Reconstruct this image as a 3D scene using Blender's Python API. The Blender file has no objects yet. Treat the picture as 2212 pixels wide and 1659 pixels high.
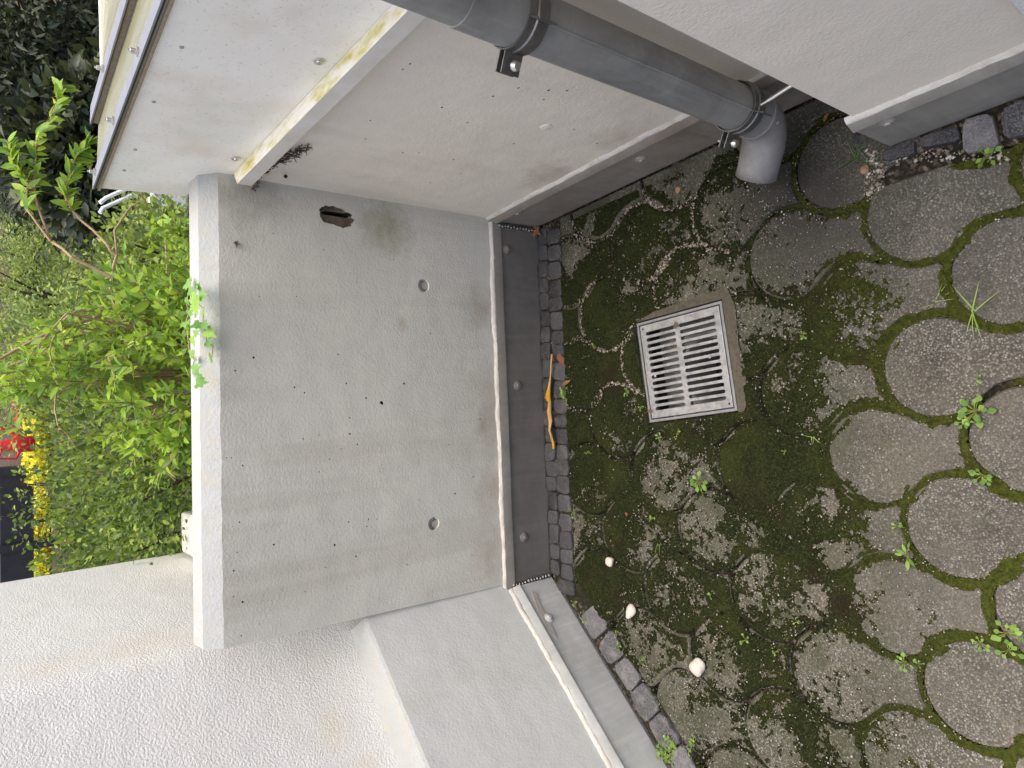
import bpy, bmesh, math, random
import numpy as np
from mathutils import Vector, Matrix
random.seed(11); rng = np.random.default_rng(7)
S = bpy.context.scene
COL = S.collection

# ------------------------------------------------------------------ camera, sky, sun, exposure
# phone held sideways: the picture's "up" is the world's right
RM = np.array([[0.9886072372, 0.1143373226, 0.0978913025],
               [-0.1487485329, 0.6427054145, 0.7515341803],
               [-0.0230131359, 0.7575333173, -0.6523907332]])
FPX, CX, CY, EYE = 1545., 1106., 829.5, np.array([0., 0., 1.6])
cd = bpy.data.cameras.new('camera'); cam = bpy.data.objects.new('camera', cd); COL.objects.link(cam)
u_, w_, n_ = (Vector(RM[:, i]) for i in range(3))
cam.matrix_world = Matrix.Translation(Vector(EYE)) @ Matrix((-w_, u_, -n_)).transposed().to_4x4()
cd.sensor_fit = 'HORIZONTAL'; cd.sensor_width = 36; cd.lens = FPX / 2212 * 36
cd.clip_start = .02; cd.clip_end = 800
S.camera = cam

SUN_EL, SUN_AZ = math.radians(78), math.radians(110)     # azimuth from +Y towards +X
wd = bpy.data.worlds.new('World'); S.world = wd; wd.use_nodes = True
wn = wd.node_tree
sky = wn.nodes.new('ShaderNodeTexSky'); sky.sky_type = 'NISHITA'; sky.sun_disc = False
sky.sun_elevation = SUN_EL; sky.sun_rotation = SUN_AZ; sky.air_density = .75; sky.dust_density = 6.5; sky.ozone_density = .2
bg = wn.nodes['Background']; bg.inputs[1].default_value = .15
wn.links.new(sky.outputs[0], bg.inputs[0])
sl = bpy.data.lights.new('sun', 'SUN'); sl.energy = .5; sl.angle = math.radians(60); sl.color = (1, .95, .87)
so = bpy.data.objects.new('sun', sl); COL.objects.link(so)
sd = Vector((math.sin(SUN_AZ) * math.cos(SUN_EL), math.cos(SUN_AZ) * math.cos(SUN_EL), math.sin(SUN_EL)))
so.rotation_euler = sd.to_track_quat('Z', 'Y').to_euler(); so.location = sd * 20
S.view_settings.view_transform = 'Standard'; S.view_settings.look = 'None'
S.view_settings.gamma = 1; S.view_settings.exposure = 1.3
S.render.engine = 'CYCLES'
S.cycles.max_bounces = 5; S.cycles.diffuse_bounces = 3; S.cycles.glossy_bounces = 2; S.cycles.transmission_bounces = 3; S.cycles.transparent_max_bounces = 4

# ------------------------------------------------------------------ geometry helpers
def ray(x, y):
    v = RM @ np.array([CY - y, -(x - CX), FPX]); return v / np.linalg.norm(v)
def on_z(x, y, z=0.):
    d = ray(x, y); return EYE + d * ((z - EYE[2]) / d[2])
def on_y(x, y, Y):
    d = ray(x, y); return EYE + d * (Y / d[1])
def on_x(x, y, X):
    d = ray(x, y); return EYE + d * (X / d[0])
def on_plane(x, y, p, n):
    d = ray(x, y); n = np.array(n); return EYE + d * ((np.array(p) - EYE) @ n / (d @ n))

class MB:
    def __init__(s): s.v = []; s.f = []
    def add(s, vs, fs):
        b = len(s.v); s.v += [tuple(map(float, p)) for p in vs]; s.f += [tuple(b + i for i in f) for f in fs]; return s
    def box(s, c, sz, rz=0., tilt=None):
        m = Matrix.Rotation(rz, 3, 'Z')
        if tilt is not None: m = m @ tilt
        P = [Vector(c) + m @ Vector((sx * sz[0] / 2, sy * sz[1] / 2, sq * sz[2] / 2)) for sq in (-1, 1) for sy in (-1, 1) for sx in (-1, 1)]
        return s.add(P, [(0, 2, 3, 1), (4, 5, 7, 6), (0, 1, 5, 4), (2, 6, 7, 3), (0, 4, 6, 2), (1, 3, 7, 5)])
    def prism(s, poly, z0, z1):
        n = len(poly); a = sum(poly[i][0] * poly[(i + 1) % n][1] - poly[(i + 1) % n][0] * poly[i][1] for i in range(n))
        if a < 0: poly = poly[::-1]
        zf = (lambda z, p: z(p) if callable(z) else z)
        P = [(p[0], p[1], zf(z0, p)) for p in poly] + [(p[0], p[1], zf(z1, p)) for p in poly]
        return s.add(P, [tuple(range(n))[::-1], tuple(range(n, 2 * n))] + [(i, (i + 1) % n, n + (i + 1) % n, n + i) for i in range(n)])
    def tube(s, path, r, n=10, caps=True):
        path = [Vector(p) for p in path]; k = len(path); rs = r if isinstance(r, (list, tuple)) else [r] * k
        up = None; base = len(s.v); V = []
        for i, p in enumerate(path):
            t = (path[min(i + 1, k - 1)] - path[max(i - 1, 0)]).normalized()
            if up is None: up = t.orthogonal().normalized()
            up = (up - t * up.dot(t)).normalized(); w = t.cross(up)
            V += [p + (up * math.cos(a) + w * math.sin(a)) * rs[i] for a in (2 * math.pi * j / n for j in range(n))]
        F = [(i * n + j, i * n + (j + 1) % n, (i + 1) * n + (j + 1) % n, (i + 1) * n + j) for i in range(k - 1) for j in range(n)]
        if caps: F += [tuple(range(n))[::-1], tuple(range((k - 1) * n, k * n))]
        return s.add(V, F)
    def lathe(s, o, axis, prof, n=20):
        axis = Vector(axis).normalized(); a = axis.orthogonal().normalized(); b = axis.cross(a); o = Vector(o); V = []
        for r, h in prof: V += [o + axis * h + (a * math.cos(q) + b * math.sin(q)) * r for q in (2 * math.pi * j / n for j in range(n))]
        k = len(prof)
        return s.add(V, [(i * n + j, i * n + (j + 1) % n, (i + 1) * n + (j + 1) % n, (i + 1) * n + j) for i in range(k - 1) for j in range(n)] +
                     [tuple(range(n))[::-1], tuple(range((k - 1) * n, k * n))])
    def sweep(s, prof, start, along, out, L0, L1, k=1, jit=0.):
        """profile [(out, z)] swept along a horizontal direction"""
        n = len(prof); V = []
        for i in range(k + 1):
            q = L0 + (L1 - L0) * i / k
            for (o, z) in prof:
                j = random.uniform(-jit, jit) if jit else 0
                V.append((start[0] + along[0] * q + out[0] * (o + j), start[1] + along[1] * q + out[1] * (o + j), z + (random.uniform(-jit, jit) if jit else 0)))
        F = [(i * n + j, i * n + (j + 1) % n, (i + 1) * n + (j + 1) % n, (i + 1) * n + j) for i in range(k) for j in range(n)]
        F += [tuple(range(n))[::-1], tuple(range(k * n, (k + 1) * n))]
        return s.add(V, F)

WLOC = {}
def link(o, parent):
    COL.objects.link(o)
    if parent is not None:
        o.parent = parent; o.matrix_parent_inverse = Matrix.Translation(-WLOC.get(parent.name, Vector((0, 0, 0))))
def mk(name, mb, mat, parent=None, smooth=False, fix=True, bevel=0.):
    me = bpy.data.meshes.new(name); me.from_pydata(mb.v, [], mb.f)
    if fix or bevel:
        bm = bmesh.new(); bm.from_mesh(me)
        if bevel:
            bmesh.ops.bevel(bm, geom=bm.edges[:], offset=bevel, segments=2, affect='EDGES', profile=.6)
        bmesh.ops.recalc_face_normals(bm, faces=bm.faces); bm.to_mesh(me); bm.free()
    if mat: me.materials.append(mat)
    if smooth:
        me.polygons.foreach_set('use_smooth', [True] * len(me.polygons))
        me.set_sharp_from_angle(angle=math.radians(40))
    o = bpy.data.objects.new(name, me); link(o, parent); return o
def thing(name, label, cat, loc=(0, 0, 0), group=None):
    o = bpy.data.objects.new(name, None); o.empty_display_size = .05; o.location = loc; COL.objects.link(o)
    WLOC[o.name] = Vector(loc); tag(o, label, cat, group); return o
def tag(o, label, cat=None, group=None):
    o['label'] = label
    if cat: o['category'] = cat
    if group: o['group'] = group
    return o
def struct(o, label=None):
    o['kind'] = 'structure'
    if label: o['label'] = label
    return o
def stuff(o): o['kind'] = 'stuff'; return o
def arrays(name, V, F, mat, parent=None, smooth=False):
    me = bpy.data.meshes.new(name); V = np.asarray(V, np.float32); F = np.asarray(F, np.int32); k = F.shape[1]
    me.vertices.add(len(V)); me.vertices.foreach_set('co', V.ravel())
    me.loops.add(F.size); me.loops.foreach_set('vertex_index', F.ravel())
    me.polygons.add(len(F)); me.polygons.foreach_set('loop_start', np.arange(0, F.size, k, dtype=np.int32))
    try: me.polygons.foreach_set('loop_total', np.full(len(F), k, np.int32))
    except Exception: pass
    me.update(calc_edges=True); me.validate()
    if smooth: me.polygons.foreach_set('use_smooth', [True] * len(me.polygons))
    me.materials.append(mat); o = bpy.data.objects.new(name, me); link(o, parent); return o
def boolean(o, cutter_mb, cmat=None):
    c = mk('cutter', cutter_mb, cmat or (o.data.materials[0] if o.data.materials else None))
    m = o.modifiers.new('cut', 'BOOLEAN'); m.operation = 'DIFFERENCE'; m.solver = 'EXACT'; m.object = c
    try: m.material_mode = 'TRANSFER'
    except Exception: pass
    bpy.context.view_layer.update()
    dg = bpy.context.evaluated_depsgraph_get()
    me = bpy.data.meshes.new_from_object(o.evaluated_get(dg)); old = o.data; o.modifiers.clear(); o.data = me
    bpy.data.meshes.remove(old); bpy.data.objects.remove(c)
def vnoise(x, y, scale, seed, octs=3):
    out = np.zeros_like(x, float); amp = 1.; tot = 0
    for k in range(octs):
        r = np.random.default_rng(seed + k * 17).random((97, 97)); X = x * scale + 31.7 * k; Y = y * scale + 11.3 * k
        xi = np.floor(X).astype(int); yi = np.floor(Y).astype(int); fx = X - xi; fy = Y - yi
        fx = fx * fx * (3 - 2 * fx); fy = fy * fy * (3 - 2 * fy)
        g = lambda a, b: r[a % 97, b % 97]
        out += amp * ((g(xi, yi) * (1 - fx) + g(xi + 1, yi) * fx) * (1 - fy) + (g(xi, yi + 1) * (1 - fx) + g(xi + 1, yi + 1) * fx) * fy)
        tot += amp; amp *= .5; scale *= 2.1
    return out / tot

# ------------------------------------------------------------------ materials
def lin(r, g, b): return tuple(((c / 255) / 12.92 if c / 255 <= .04045 else ((c / 255 + .055) / 1.055) ** 2.4) for c in (r, g, b)) + (1,)
class Mat:
    def __init__(s, name, rough=.8, metal=0., spec=.3):
        s.m = bpy.data.materials.new(name); s.m.use_nodes = True; s.t = s.m.node_tree; s.b = s.t.nodes['Principled BSDF']
        s.b.inputs['Roughness'].default_value = rough; s.b.inputs['Metallic'].default_value = metal; s.b.inputs['Specular IOR Level'].default_value = spec
        s.pos = s.n('ShaderNodeNewGeometry').outputs['Position']
    def n(s, kind, **kw):
        d = s.t.nodes.new(kind)
        for k, v in kw.items(): setattr(d, k, v)
        return d
    def put(s, sock, v):
        if isinstance(v, bpy.types.NodeSocket): s.t.links.new(v, sock)
        else: sock.default_value = v
    def noise(s, scale, detail=4, rough=.55, vec=None, dist=0.):
        d = s.n('ShaderNodeTexNoise'); s.put(d.inputs['Vector'], vec or s.pos); d.inputs['Scale'].default_value = scale
        d.inputs['Detail'].default_value = detail; d.inputs['Roughness'].default_value = rough; d.inputs['Distortion'].default_value = dist
        return d.outputs['Fac']
    def voro(s, scale, feature='F1', vec=None, rand=1.):
        d = s.n('ShaderNodeTexVoronoi', feature=feature); s.put(d.inputs['Vector'], vec or s.pos); d.inputs['Scale'].default_value = scale
        d.inputs['Randomness'].default_value = rand; return d
    def scaled(s, sc, rz=0.):
        d = s.n('ShaderNodeMapping'); s.put(d.inputs['Vector'], s.pos); d.inputs['Scale'].default_value = sc; d.inputs['Rotation'].default_value = (0, 0, rz); return d.outputs[0]
    def rmp(s, fac, stops):
        d = s.n('ShaderNodeValToRGB'); s.put(d.inputs[0], fac); e = d.color_ramp.elements
        while len(e) < len(stops): e.new(.5)
        for q, (p, c) in zip(e, stops):
            q.position = p; q.color = c if isinstance(c, tuple) else (c, c, c, 1)
        return d.outputs[0]
    def mix(s, fac, a, b, mode='MIX'):
        d = s.n('ShaderNodeMix', data_type='RGBA', blend_type=mode); s.put(d.inputs[0], fac); s.put(d.inputs[6], a); s.put(d.inputs[7], b); return d.outputs[2]
    def math(s, op, a, b=0., c=None):
        d = s.n('ShaderNodeMath', operation=op); s.put(d.inputs[0], a); s.put(d.inputs[1], b)
        if c is not None: s.put(d.inputs[2], c)
        return d.outputs[0]
    def bump(s, *hs):
        prev = None
        for h, strength, dist in hs:
            d = s.n('ShaderNodeBump'); s.put(d.inputs['Height'], h); d.inputs['Strength'].default_value = strength; d.inputs['Distance'].default_value = dist
            if prev: s.t.links.new(prev, d.inputs['Normal'])
            prev = d.outputs[0]
        s.t.links.new(prev, s.b.inputs['Normal']); return s
    gain = 1.; tint = (1, 1, 1)
    def col(s, c):
        if s.gain != 1.: c = s.mix(1., c, (s.gain * s.tint[0], s.gain * s.tint[1], s.gain * s.tint[2], 1), 'MULTIPLY')
        s.put(s.b.inputs['Base Color'], c); return s
    def rough(s, c): s.put(s.b.inputs['Roughness'], c); return s

def plaster(name, col, coarse, amp, mott=.1, streak=None, grain=420, blobs=(), specks=.4):
    m = Mat(name, .85, spec=.2)
    lo = tuple(c * (1 - mott) for c in col[:3]) + (1,); hi = tuple(min(1, c * (1 + mott * .6)) for c in col[:3]) + (1,)
    c = m.rmp(m.noise(2.3, 4, .6), [(.3, lo), (.7, hi)])
    c = m.mix(m.rmp(m.noise(38, 2, .7), [(.35, .0), (.75, .12)]), c, tuple(k * .72 for k in col[:3]) + (1,))
    if streak:
        sv = m.scaled(streak[1], streak[2]); f = m.rmp(m.noise(1., 5, .6, sv), [(.5, 0.), (.72, streak[3])]); c = m.mix(f, c, streak[0])
    for (bp, br, bc, bs) in blobs:
        d = m.n('ShaderNodeVectorMath', operation='DISTANCE'); m.t.links.new(m.pos, d.inputs[0]); d.inputs[1].default_value = bp
        c = m.mix(m.rmp(m.math('ADD', d.outputs['Value'], m.math('MULTIPLY', m.noise(22, 5, .7), br * 1.6)), [(br * .7, bs), (br * 1.7, 0.)]), c, bc)
    if specks:
        sp = m.rmp(m.voro(60).outputs['Distance'], [(.02, specks), (.045, 0.)]); c = m.mix(sp, c, tuple(k * .3 for k in col[:3]) + (1,))
    m.col(c)
    m.bump((m.noise(coarse, 2, .6), 1., amp), (m.noise(11, 1), .5, .006))
    return m.m
PAINT = lin(205, 200, 191)
M_back = plaster('painted_concrete_back', lin(208, 205, 193), 160, .0012, .1, (lin(152, 142, 122), (10., 10., .7), 0, .3), blobs=[((.66, 1.645, .56), .11, lin(134, 132, 92), .75), ((.70, 1.64, .93), .12, lin(128, 122, 108), .6), ((.1, 1.70, .22), .09, lin(150, 138, 116), .6), ((.45, 1.67, .24), .10, lin(150, 138, 116), .6), ((-.3, 1.75, .24), .09, lin(156, 144, 122), .6), ((.4, 1.67, .52), .03, lin(160, 140, 100), .5), ((.2, 1.69, .2), .12, lin(158, 146, 122), .5), ((-.1, 1.73, .2), .12, lin(158, 146, 122), .5)], specks=0)
M_right = plaster('painted_concrete_right', lin(234, 224, 208), 150, .0011, .06, (lin(170, 158, 140), (6., 6., 1.2), 0, .3), blobs=[((.737, 1.3, .24), .12, lin(150, 132, 112), .6), ((.737, 1.05, .24), .10, lin(150, 132, 112), .5)])
M_near = plaster('painted_concrete_near', lin(233, 224, 209), 170, .0011, .05)
M_left = plaster('painted_concrete_left', lin(212, 214, 210), 150, .0008, .05, (lin(186, 176, 152), (5., 5., 1.5), 0, .35))
M_rend = plaster('rough_render', lin(226, 225, 220), 190, .0031, .04, (lin(224, 212, 184), (4., 4., 4.), 0, .15), blobs=[((-.62, 1.745, .80), .07, lin(214, 198, 150), .35), ((-.72, 1.69, .75), .06, lin(214, 198, 150), .3), ((-.36, 2.0, 1.15), .16, lin(226, 212, 182), .4), ((-.36, 2.0, 1.35), .12, lin(226, 212, 182), .3)])
M_top = plaster('weathered_dimmed_coping', lin(160, 164, 163), 140, .0018, .08, (lin(168, 160, 138), (30., 30., 30.), 0, .5))  # weathered coat, also darkened so upward faces hold against overhead light
def flat(name, c, rough=.7, metal=0., var=.15, sc=40, spec=.3, b=.0005):
    m = Mat(name, rough, metal, spec); lo = tuple(k * (1 - var) for k in c[:3]) + (1,); hi = tuple(min(1, k * (1 + var)) for k in c[:3]) + (1,)
    m.col(m.rmp(m.noise(sc, 5, .65), [(.3, lo), (.7, hi)])); m.bump((m.noise(sc * 6, 3), .5, b)); return m.m
def zinc(name, a, b, rough=.5, stain=None, metal=.15):
    m = Mat(name, rough, metal, .45)
    c = m.rmp(m.noise(7, 4, .7, dist=.6), [(.3, a), (.7, b)])
    c = m.mix(m.rmp(m.noise(1., 5, .7, m.scaled((60, 60, 4))), [(.5, 0.), (.75, .3)]), c, tuple(min(1, k * 1.5) for k in b[:3]) + (1,))
    if stain: c = m.mix(m.rmp(m.noise(5, 5, .6), [(.48, 0.), (.72, .7)]), c, stain)
    m.col(c); m.rough(m.rmp(m.noise(30, 4), [(.3, rough - .12), (.7, rough + .15)])); m.bump((m.noise(18, 2), .3, .002)); return m.m
M_zback = zinc('zinc_shaded', lin(104, 101, 96), lin(126, 122, 116), .55, lin(134, 126, 114))  # darker zinc copy, shade of the back wall foot put into the colour
M_zleft = zinc('zinc_lit', lin(184, 187, 183), lin(208, 210, 206), .5, lin(170, 168, 160), .1)  # same zinc brightened, stronger light on the left put into the colour
M_zright = zinc('zinc_stained', lin(132, 125, 116), lin(156, 147, 136), .55, lin(124, 104, 87))
M_znear = zinc('zinc_weathered', lin(132, 129, 122), lin(156, 152, 145), .5, lin(120, 112, 103))
M_pipe = zinc('zinc_pipe', lin(112, 112, 110), lin(158, 158, 154), .48, lin(150, 148, 142))
M_elbow = zinc('zinc_elbow', lin(112, 112, 110), lin(140, 139, 137), .4)
M_clamp = flat('galvanised_clamp', lin(120, 120, 118), .42, .8, .2, 60)
M_steel = flat('bright_steel', lin(215, 213, 208), .28, .9, .08, 80)
M_alu = flat('aluminium_strip', lin(140, 142, 147), .45, .4, .1, 25)
M_gasket = flat('brown_gasket', lin(150, 137, 118), .8, 0, .25, 120)
M_rubber = flat('dark_gasket', lin(52, 48, 46), .8, 0, .2, 80)
def panel_mat():
    m = Mat('white_painted_board', .6, spec=.35)
    c = m.rmp(m.noise(4, 6, .65), [(.3, lin(244, 238, 224)), (.7, lin(252, 249, 240))])
    c = m.mix(m.rmp(m.noise(6, 5), [(.5, 0.), (.72, .5)]), c, lin(222, 205, 180))
    c = m.mix(m.rmp(m.noise(5, 5, vec=m.scaled((1, 1, 1), 1.)), [(.52, 0.), (.75, .4)]), c, lin(203, 211, 190))
    c = m.mix(m.rmp(m.noise(170, 3), [(.6, 0.), (.72, .35)]), c, lin(150, 140, 120)); m.col(c); m.bump((m.noise(60, 4), .35, .0008)); return m.m
M_panel = panel_mat()
def bar_mat():
    m = Mat('algae_stained_trim', .65)
    c = m.rmp(m.noise(30, 6, .7, m.scaled((1, .35, 1))), [(.42, lin(222, 219, 208)), (.58, lin(196, 190, 128)), (.72, lin(150, 146, 78))])
    g = m.n('ShaderNodeNewGeometry'); sep = m.n('ShaderNodeSeparateXYZ'); m.t.links.new(g.outputs['Normal'], sep.inputs[0])
    m.col(m.mix(m.rmp(sep.outputs[2], [(.45, 0.), (.6, 1.)]), m.rmp(m.noise(12, 5), [(.3, lin(206, 200, 188)), (.7, lin(222, 218, 208))]), c)); m.bump((m.noise(90, 4), .4, .001)); return m.m
M_bar = bar_mat()
def sheet_mat():
    m = Mat('algae_clear_sheet', .25, spec=.5); m.col(m.rmp(m.noise(9, 6, .7, m.scaled((3, .5, 1))), [(.3, lin(140, 138, 106)), (.7, lin(166, 167, 140))]))
    m.b.inputs['Transmission Weight'].default_value = .25; return m.m
M_sheet = sheet_mat()
M_seal = plaster('painted_sealant', lin(200, 197, 189), 90, .002, .1, (lin(156, 146, 122), (20., 20., 8.), 0, .6))
M_spall = flat('spalled_concrete', lin(112, 98, 82), .95, 0, .45, 60, b=.003)
M_hole = flat('hole_shade', lin(44, 40, 36), .95, 0, .3, 90)  # near-black shade painted inside pits and holes; also colours the cocoon
M_plug = flat('cement_plug', lin(168, 164, 156), .9, 0, .1, 90)
M_dirt = flat('cobweb_dirt', lin(92, 78, 70), .95, 0, .4, 90, b=.003)

def paver_mat():
    m = Mat('exposed_aggregate', .82, spec=.25); m.gain = .48; m.tint = (.89, .99, 1.06)
    oi = m.n('ShaderNodeObjectInfo').outputs['Random']
    v = m.voro(250); grain = m.n('ShaderNodeSeparateColor'); m.t.links.new(v.outputs['Color'], grain.inputs[0])
    stone = m.rmp(grain.outputs[0], [(.0, lin(112, 104, 92)), (.35, lin(142, 132, 116)), (.7, lin(166, 155, 138)), (.94, lin(192, 182, 166)), (1., lin(222, 215, 202))])
    cement = m.rmp(m.noise(12, 4), [(.3, lin(80, 74, 66)), (.7, lin(110, 102, 90))])
    c = m.mix(m.rmp(v.outputs['Distance'], [(.36, 0.), (.62, 1.)]), stone, cement)
    film = m.rmp(m.math('ADD', m.noise(4.5, 4, .65), m.math('MULTIPLY', oi, .25)), [(.45, 0.), (.8, .75)])
    c = m.mix(film, c, m.rmp(m.noise(260, 2), [(.35, lin(108, 99, 89)), (.7, lin(158, 146, 130))]))
    warm = m.rmp(m.noise(3.1, 3, .6, dist=.4), [(.5, 0.), (.75, .35)]); c = m.mix(warm, c, lin(168, 148, 120))
    dark = m.rmp(m.noise(5.2, 4, .7), [(.5, 0.), (.75, .6)]); c = m.mix(dark, c, lin(56, 52, 47))
    grn = m.rmp(m.noise(7.3, 4, .7), [(.55, 0.), (.75, .45)]); c = m.mix(grn, c, lin(74, 74, 48))
    sp = m.n('ShaderNodeSeparateXYZ'); m.t.links.new(m.pos, sp.inputs[0]); yr = m.n('ShaderNodeMapRange'); m.t.links.new(sp.outputs[1], yr.inputs[0]); yr.inputs[1].default_value = .5; yr.inputs[2].default_value = .85
    film2 = m.rmp(m.math('ADD', m.math('MULTIPLY', m.noise(150, 2, .7), .7), m.math('MULTIPLY', m.noise(9, 3, .6), .5)), [(.5, 0.), (.68, .8)])
    c = m.mix(m.math('MULTIPLY', film2, yr.outputs[0]), c, m.rmp(m.noise(300, 1), [(.3, lin(52, 56, 32)), (.7, lin(84, 88, 54))]))
    # water run-out stain below the spout
    d = m.n('ShaderNodeVectorMath', operation='DISTANCE'); m.t.links.new(m.pos, d.inputs[0]); d.inputs[1].default_value = (.5, .74, 0)
    wet = m.rmp(m.math('ADD', d.outputs['Value'], m.math('MULTIPLY', m.noise(9, 5), .25)), [(.17, .85), (.4, 0.)])
    c = m.mix(wet, c, lin(38, 36, 35)); m.col(c); m.rough(m.rmp(wet, [(0., .85), (1., .45)]))
    m.bump((v.outputs['Distance'], -1., .0014), (m.noise(40, 3), .4, .002)); return m.m
M_paver = paver_mat()
def joint_mat():
    m = Mat('joint_grit', .95); m.gain = .42; v = m.voro(160); g = m.n('ShaderNodeSeparateColor'); m.t.links.new(v.outputs['Color'], g.inputs[0])
    c = m.rmp(g.outputs[0], [(0., lin(38, 34, 28)), (.55, lin(66, 58, 48)), (.85, lin(128, 116, 100)), (1., lin(178, 168, 152))])
    c = m.mix(m.rmp(m.noise(8, 5), [(.45, 0.), (.6, .85)]), c, lin(44, 46, 24)); m.col(c); m.bump((v.outputs['Distance'], -1., .004)); return m.m
M_joint = joint_mat()
def moss_mat():
    m = Mat('moss', .95, spec=.1); m.gain = .56
    c = m.rmp(m.noise(230, 2, .7), [(.32, lin(24, 28, 13)), (.52, lin(42, 50, 25)), (.72, lin(78, 83, 46))])
    sep = m.n('ShaderNodeSeparateXYZ'); m.t.links.new(m.pos, sep.inputs[0])
    yr = m.n('ShaderNodeMapRange'); m.t.links.new(sep.outputs[1], yr.inputs[0]); yr.inputs[1].default_value = .85; yr.inputs[2].default_value = .5
    c = m.mix(m.math('MULTIPLY', yr.outputs[0], .55), c, m.rmp(m.noise(90, 3), [(.3, lin(66, 76, 24)), (.7, lin(120, 128, 48))]))
    c = m.mix(m.rmp(m.noise(6.5, 5, .6), [(.48, 0.), (.72, .45)]), c, lin(74, 80, 34))
    c = m.mix(m.rmp(m.noise(4.1, 5, .6, dist=.5), [(.56, 0.), (.68, .75)]), c, lin(48, 38, 31))
    m.col(c); m.bump((m.noise(300, 1, .7), 1., .005), (m.noise(60, 2), .8, .007)); return m.m
M_moss = moss_mat()
M_grit = Mat('grit', .7); M_grit.gain = .55
_g = M_grit.n('ShaderNodeNewGeometry').outputs['Random Per Island']
M_grit.col(M_grit.rmp(_g, [(0., lin(128, 114, 96)), (.4, lin(176, 162, 142)), (.75, lin(205, 196, 182)), (1., lin(238, 234, 226))])); M_grit = M_grit.m
def cob_mat(gain=.44):
    m = Mat('granite_cobble', .75, spec=.35); m.gain = gain; oi = m.n('ShaderNodeObjectInfo').outputs['Random']
    base = m.rmp(oi, [(0., lin(50, 51, 54)), (.5, lin(68, 69, 72)), (1., lin(98, 98, 101))])
    c = m.mix(m.rmp(m.noise(330, 3, .8), [(.45, 0.), (.7, .7)]), base, lin(150, 150, 152))
    c = m.mix(m.rmp(m.noise(260, 3, .8, dist=1.), [(.5, 0.), (.7, .8)]), c, lin(36, 37, 40))
    geo = m.n('ShaderNodeNewGeometry'); sep = m.n('ShaderNodeSeparateXYZ'); m.t.links.new(geo.outputs['Normal'], sep.inputs[0])
    c = m.mix(m.rmp(m.noise(26, 4), [(.5, 0.), (.75, .5)]), c, lin(146, 144, 140))
    m.col(c); m.bump((m.noise(90, 4, .7), .8, .003), (m.noise(380, 2), .5, .001)); return m.m
M_cob = cob_mat(); M_cob_lit = cob_mat(.85)  # second copy of the granite is brighter, standing in for better lit stones
M_cast = None
def grate_mat():
    m = Mat('galvanised_grate', .5, .4, .45); m.gain = .72
    c = m.rmp(m.noise(24, 6, .7), [(.3, lin(128, 130, 131)), (.7, lin(176, 178, 179))])
    c = m.mix(m.rmp(m.noise(70, 5, .75), [(.5, 0.), (.66, .7)]), c, lin(106, 106, 96))
    c = m.mix(m.rmp(m.noise(15, 5), [(.55, 0.), (.75, .6)]), c, lin(140, 138, 96)); m.col(c); m.bump((m.noise(180, 3), .4, .0008)); return m.m
M_grate = grate_mat()
M_collar = flat('sandy_concrete', lin(76, 72, 62), .95, 0, .35, 120, b=.003)
M_gframe = flat('grate_frame', lin(116, 118, 118), .55, .5, .2, 60)
M_shaft = flat('drain_shaft', lin(58, 58, 55), .8, 0, .3, 20)
M_pvc = flat('grey_drain_pipe', lin(112, 114, 113), .6, 0, .15, 30)
def leafm(name, cols, trans=.35, rough=.5):
    m = Mat(name, rough, spec=.35)
    a = m.n('ShaderNodeObjectInfo').outputs['Random']; b = m.n('ShaderNodeNewGeometry').outputs['Random Per Island']
    f = m.math('FRACT', m.math('ADD', a, b)); k = len(cols)
    c = m.rmp(f, [(i / (k - 1), q) for i, q in enumerate(cols)])
    c = m.mix(m.rmp(m.noise(60, 3), [(.4, 0.), (.8, .35)]), c, tuple(x * .6 for x in cols[0][:3]) + (1,)); m.col(c)
    t = m.n('ShaderNodeBsdfTranslucent'); m.put(t.inputs[0], m.mix(.5, c, tuple(min(1, x * 1.3) for x in cols[-1][:3]) + (1,)))
    mx = m.n('ShaderNodeMixShader'); mx.inputs[0].default_value = trans; o = m.t.nodes['Material Output']
    m.t.links.new(m.b.outputs[0], mx.inputs[1]); m.t.links.new(t.outputs[0], mx.inputs[2]); m.t.links.new(mx.outputs[0], o.inputs[0]); return m.m
M_weig = leafm('bright_shrub_leaf', [lin(84, 116, 44), lin(112, 150, 56), lin(140, 176, 66), lin(168, 194, 70)], .4)
M_ivy = leafm('ivy_leaf', [lin(96, 142, 74), lin(120, 168, 84), lin(150, 190, 80)], .35)
M_weed = leafm('weed_leaf', [lin(78, 112, 44), lin(104, 140, 58), lin(136, 166, 76)], .3)
M_hedge = leafm('hedge_leaf', [lin(34, 54, 26), lin(66, 92, 38), lin(102, 130, 52), lin(150, 170, 66)], .35)
M_dark = leafm('dark_evergreen_leaf', [lin(24, 34, 26), lin(42, 56, 42), lin(60, 74, 54), lin(88, 96, 56)], .2)
M_cover = leafm('ivy_ground_leaf', [lin(60, 84, 44), lin(96, 122, 62), lin(132, 156, 72), lin(172, 186, 92)], .35)
M_yel = leafm('yellow_leaf', [lin(196, 190, 40), lin(222, 214, 52), lin(240, 232, 80)], .4)
M_oran = leafm('orange_leaf', [lin(190, 104, 52), lin(214, 134, 70), lin(224, 176, 90)], .4)
M_grass = leafm('grass_blade', [lin(120, 150, 66), lin(160, 182, 92)], .3)
M_darkgrass = leafm('fine_dark_grass', [lin(52, 74, 40), lin(84, 104, 58)], .2)
M_calyx = leafm('red_calyx', [lin(150, 84, 56), lin(178, 104, 70)], .2)
M_stem = flat('tan_stem', lin(158, 136, 108), .8, 0, .3, 60)
M_bark = flat('dark_bark', lin(60, 50, 42), .9, 0, .3, 30, b=.004)
M_gstem = flat('green_stem', lin(120, 128, 66), .7, 0, .2, 60)
M_soil = flat('garden_soil', lin(66, 58, 44), .95, 0, .4, 6, b=.02)
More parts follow.
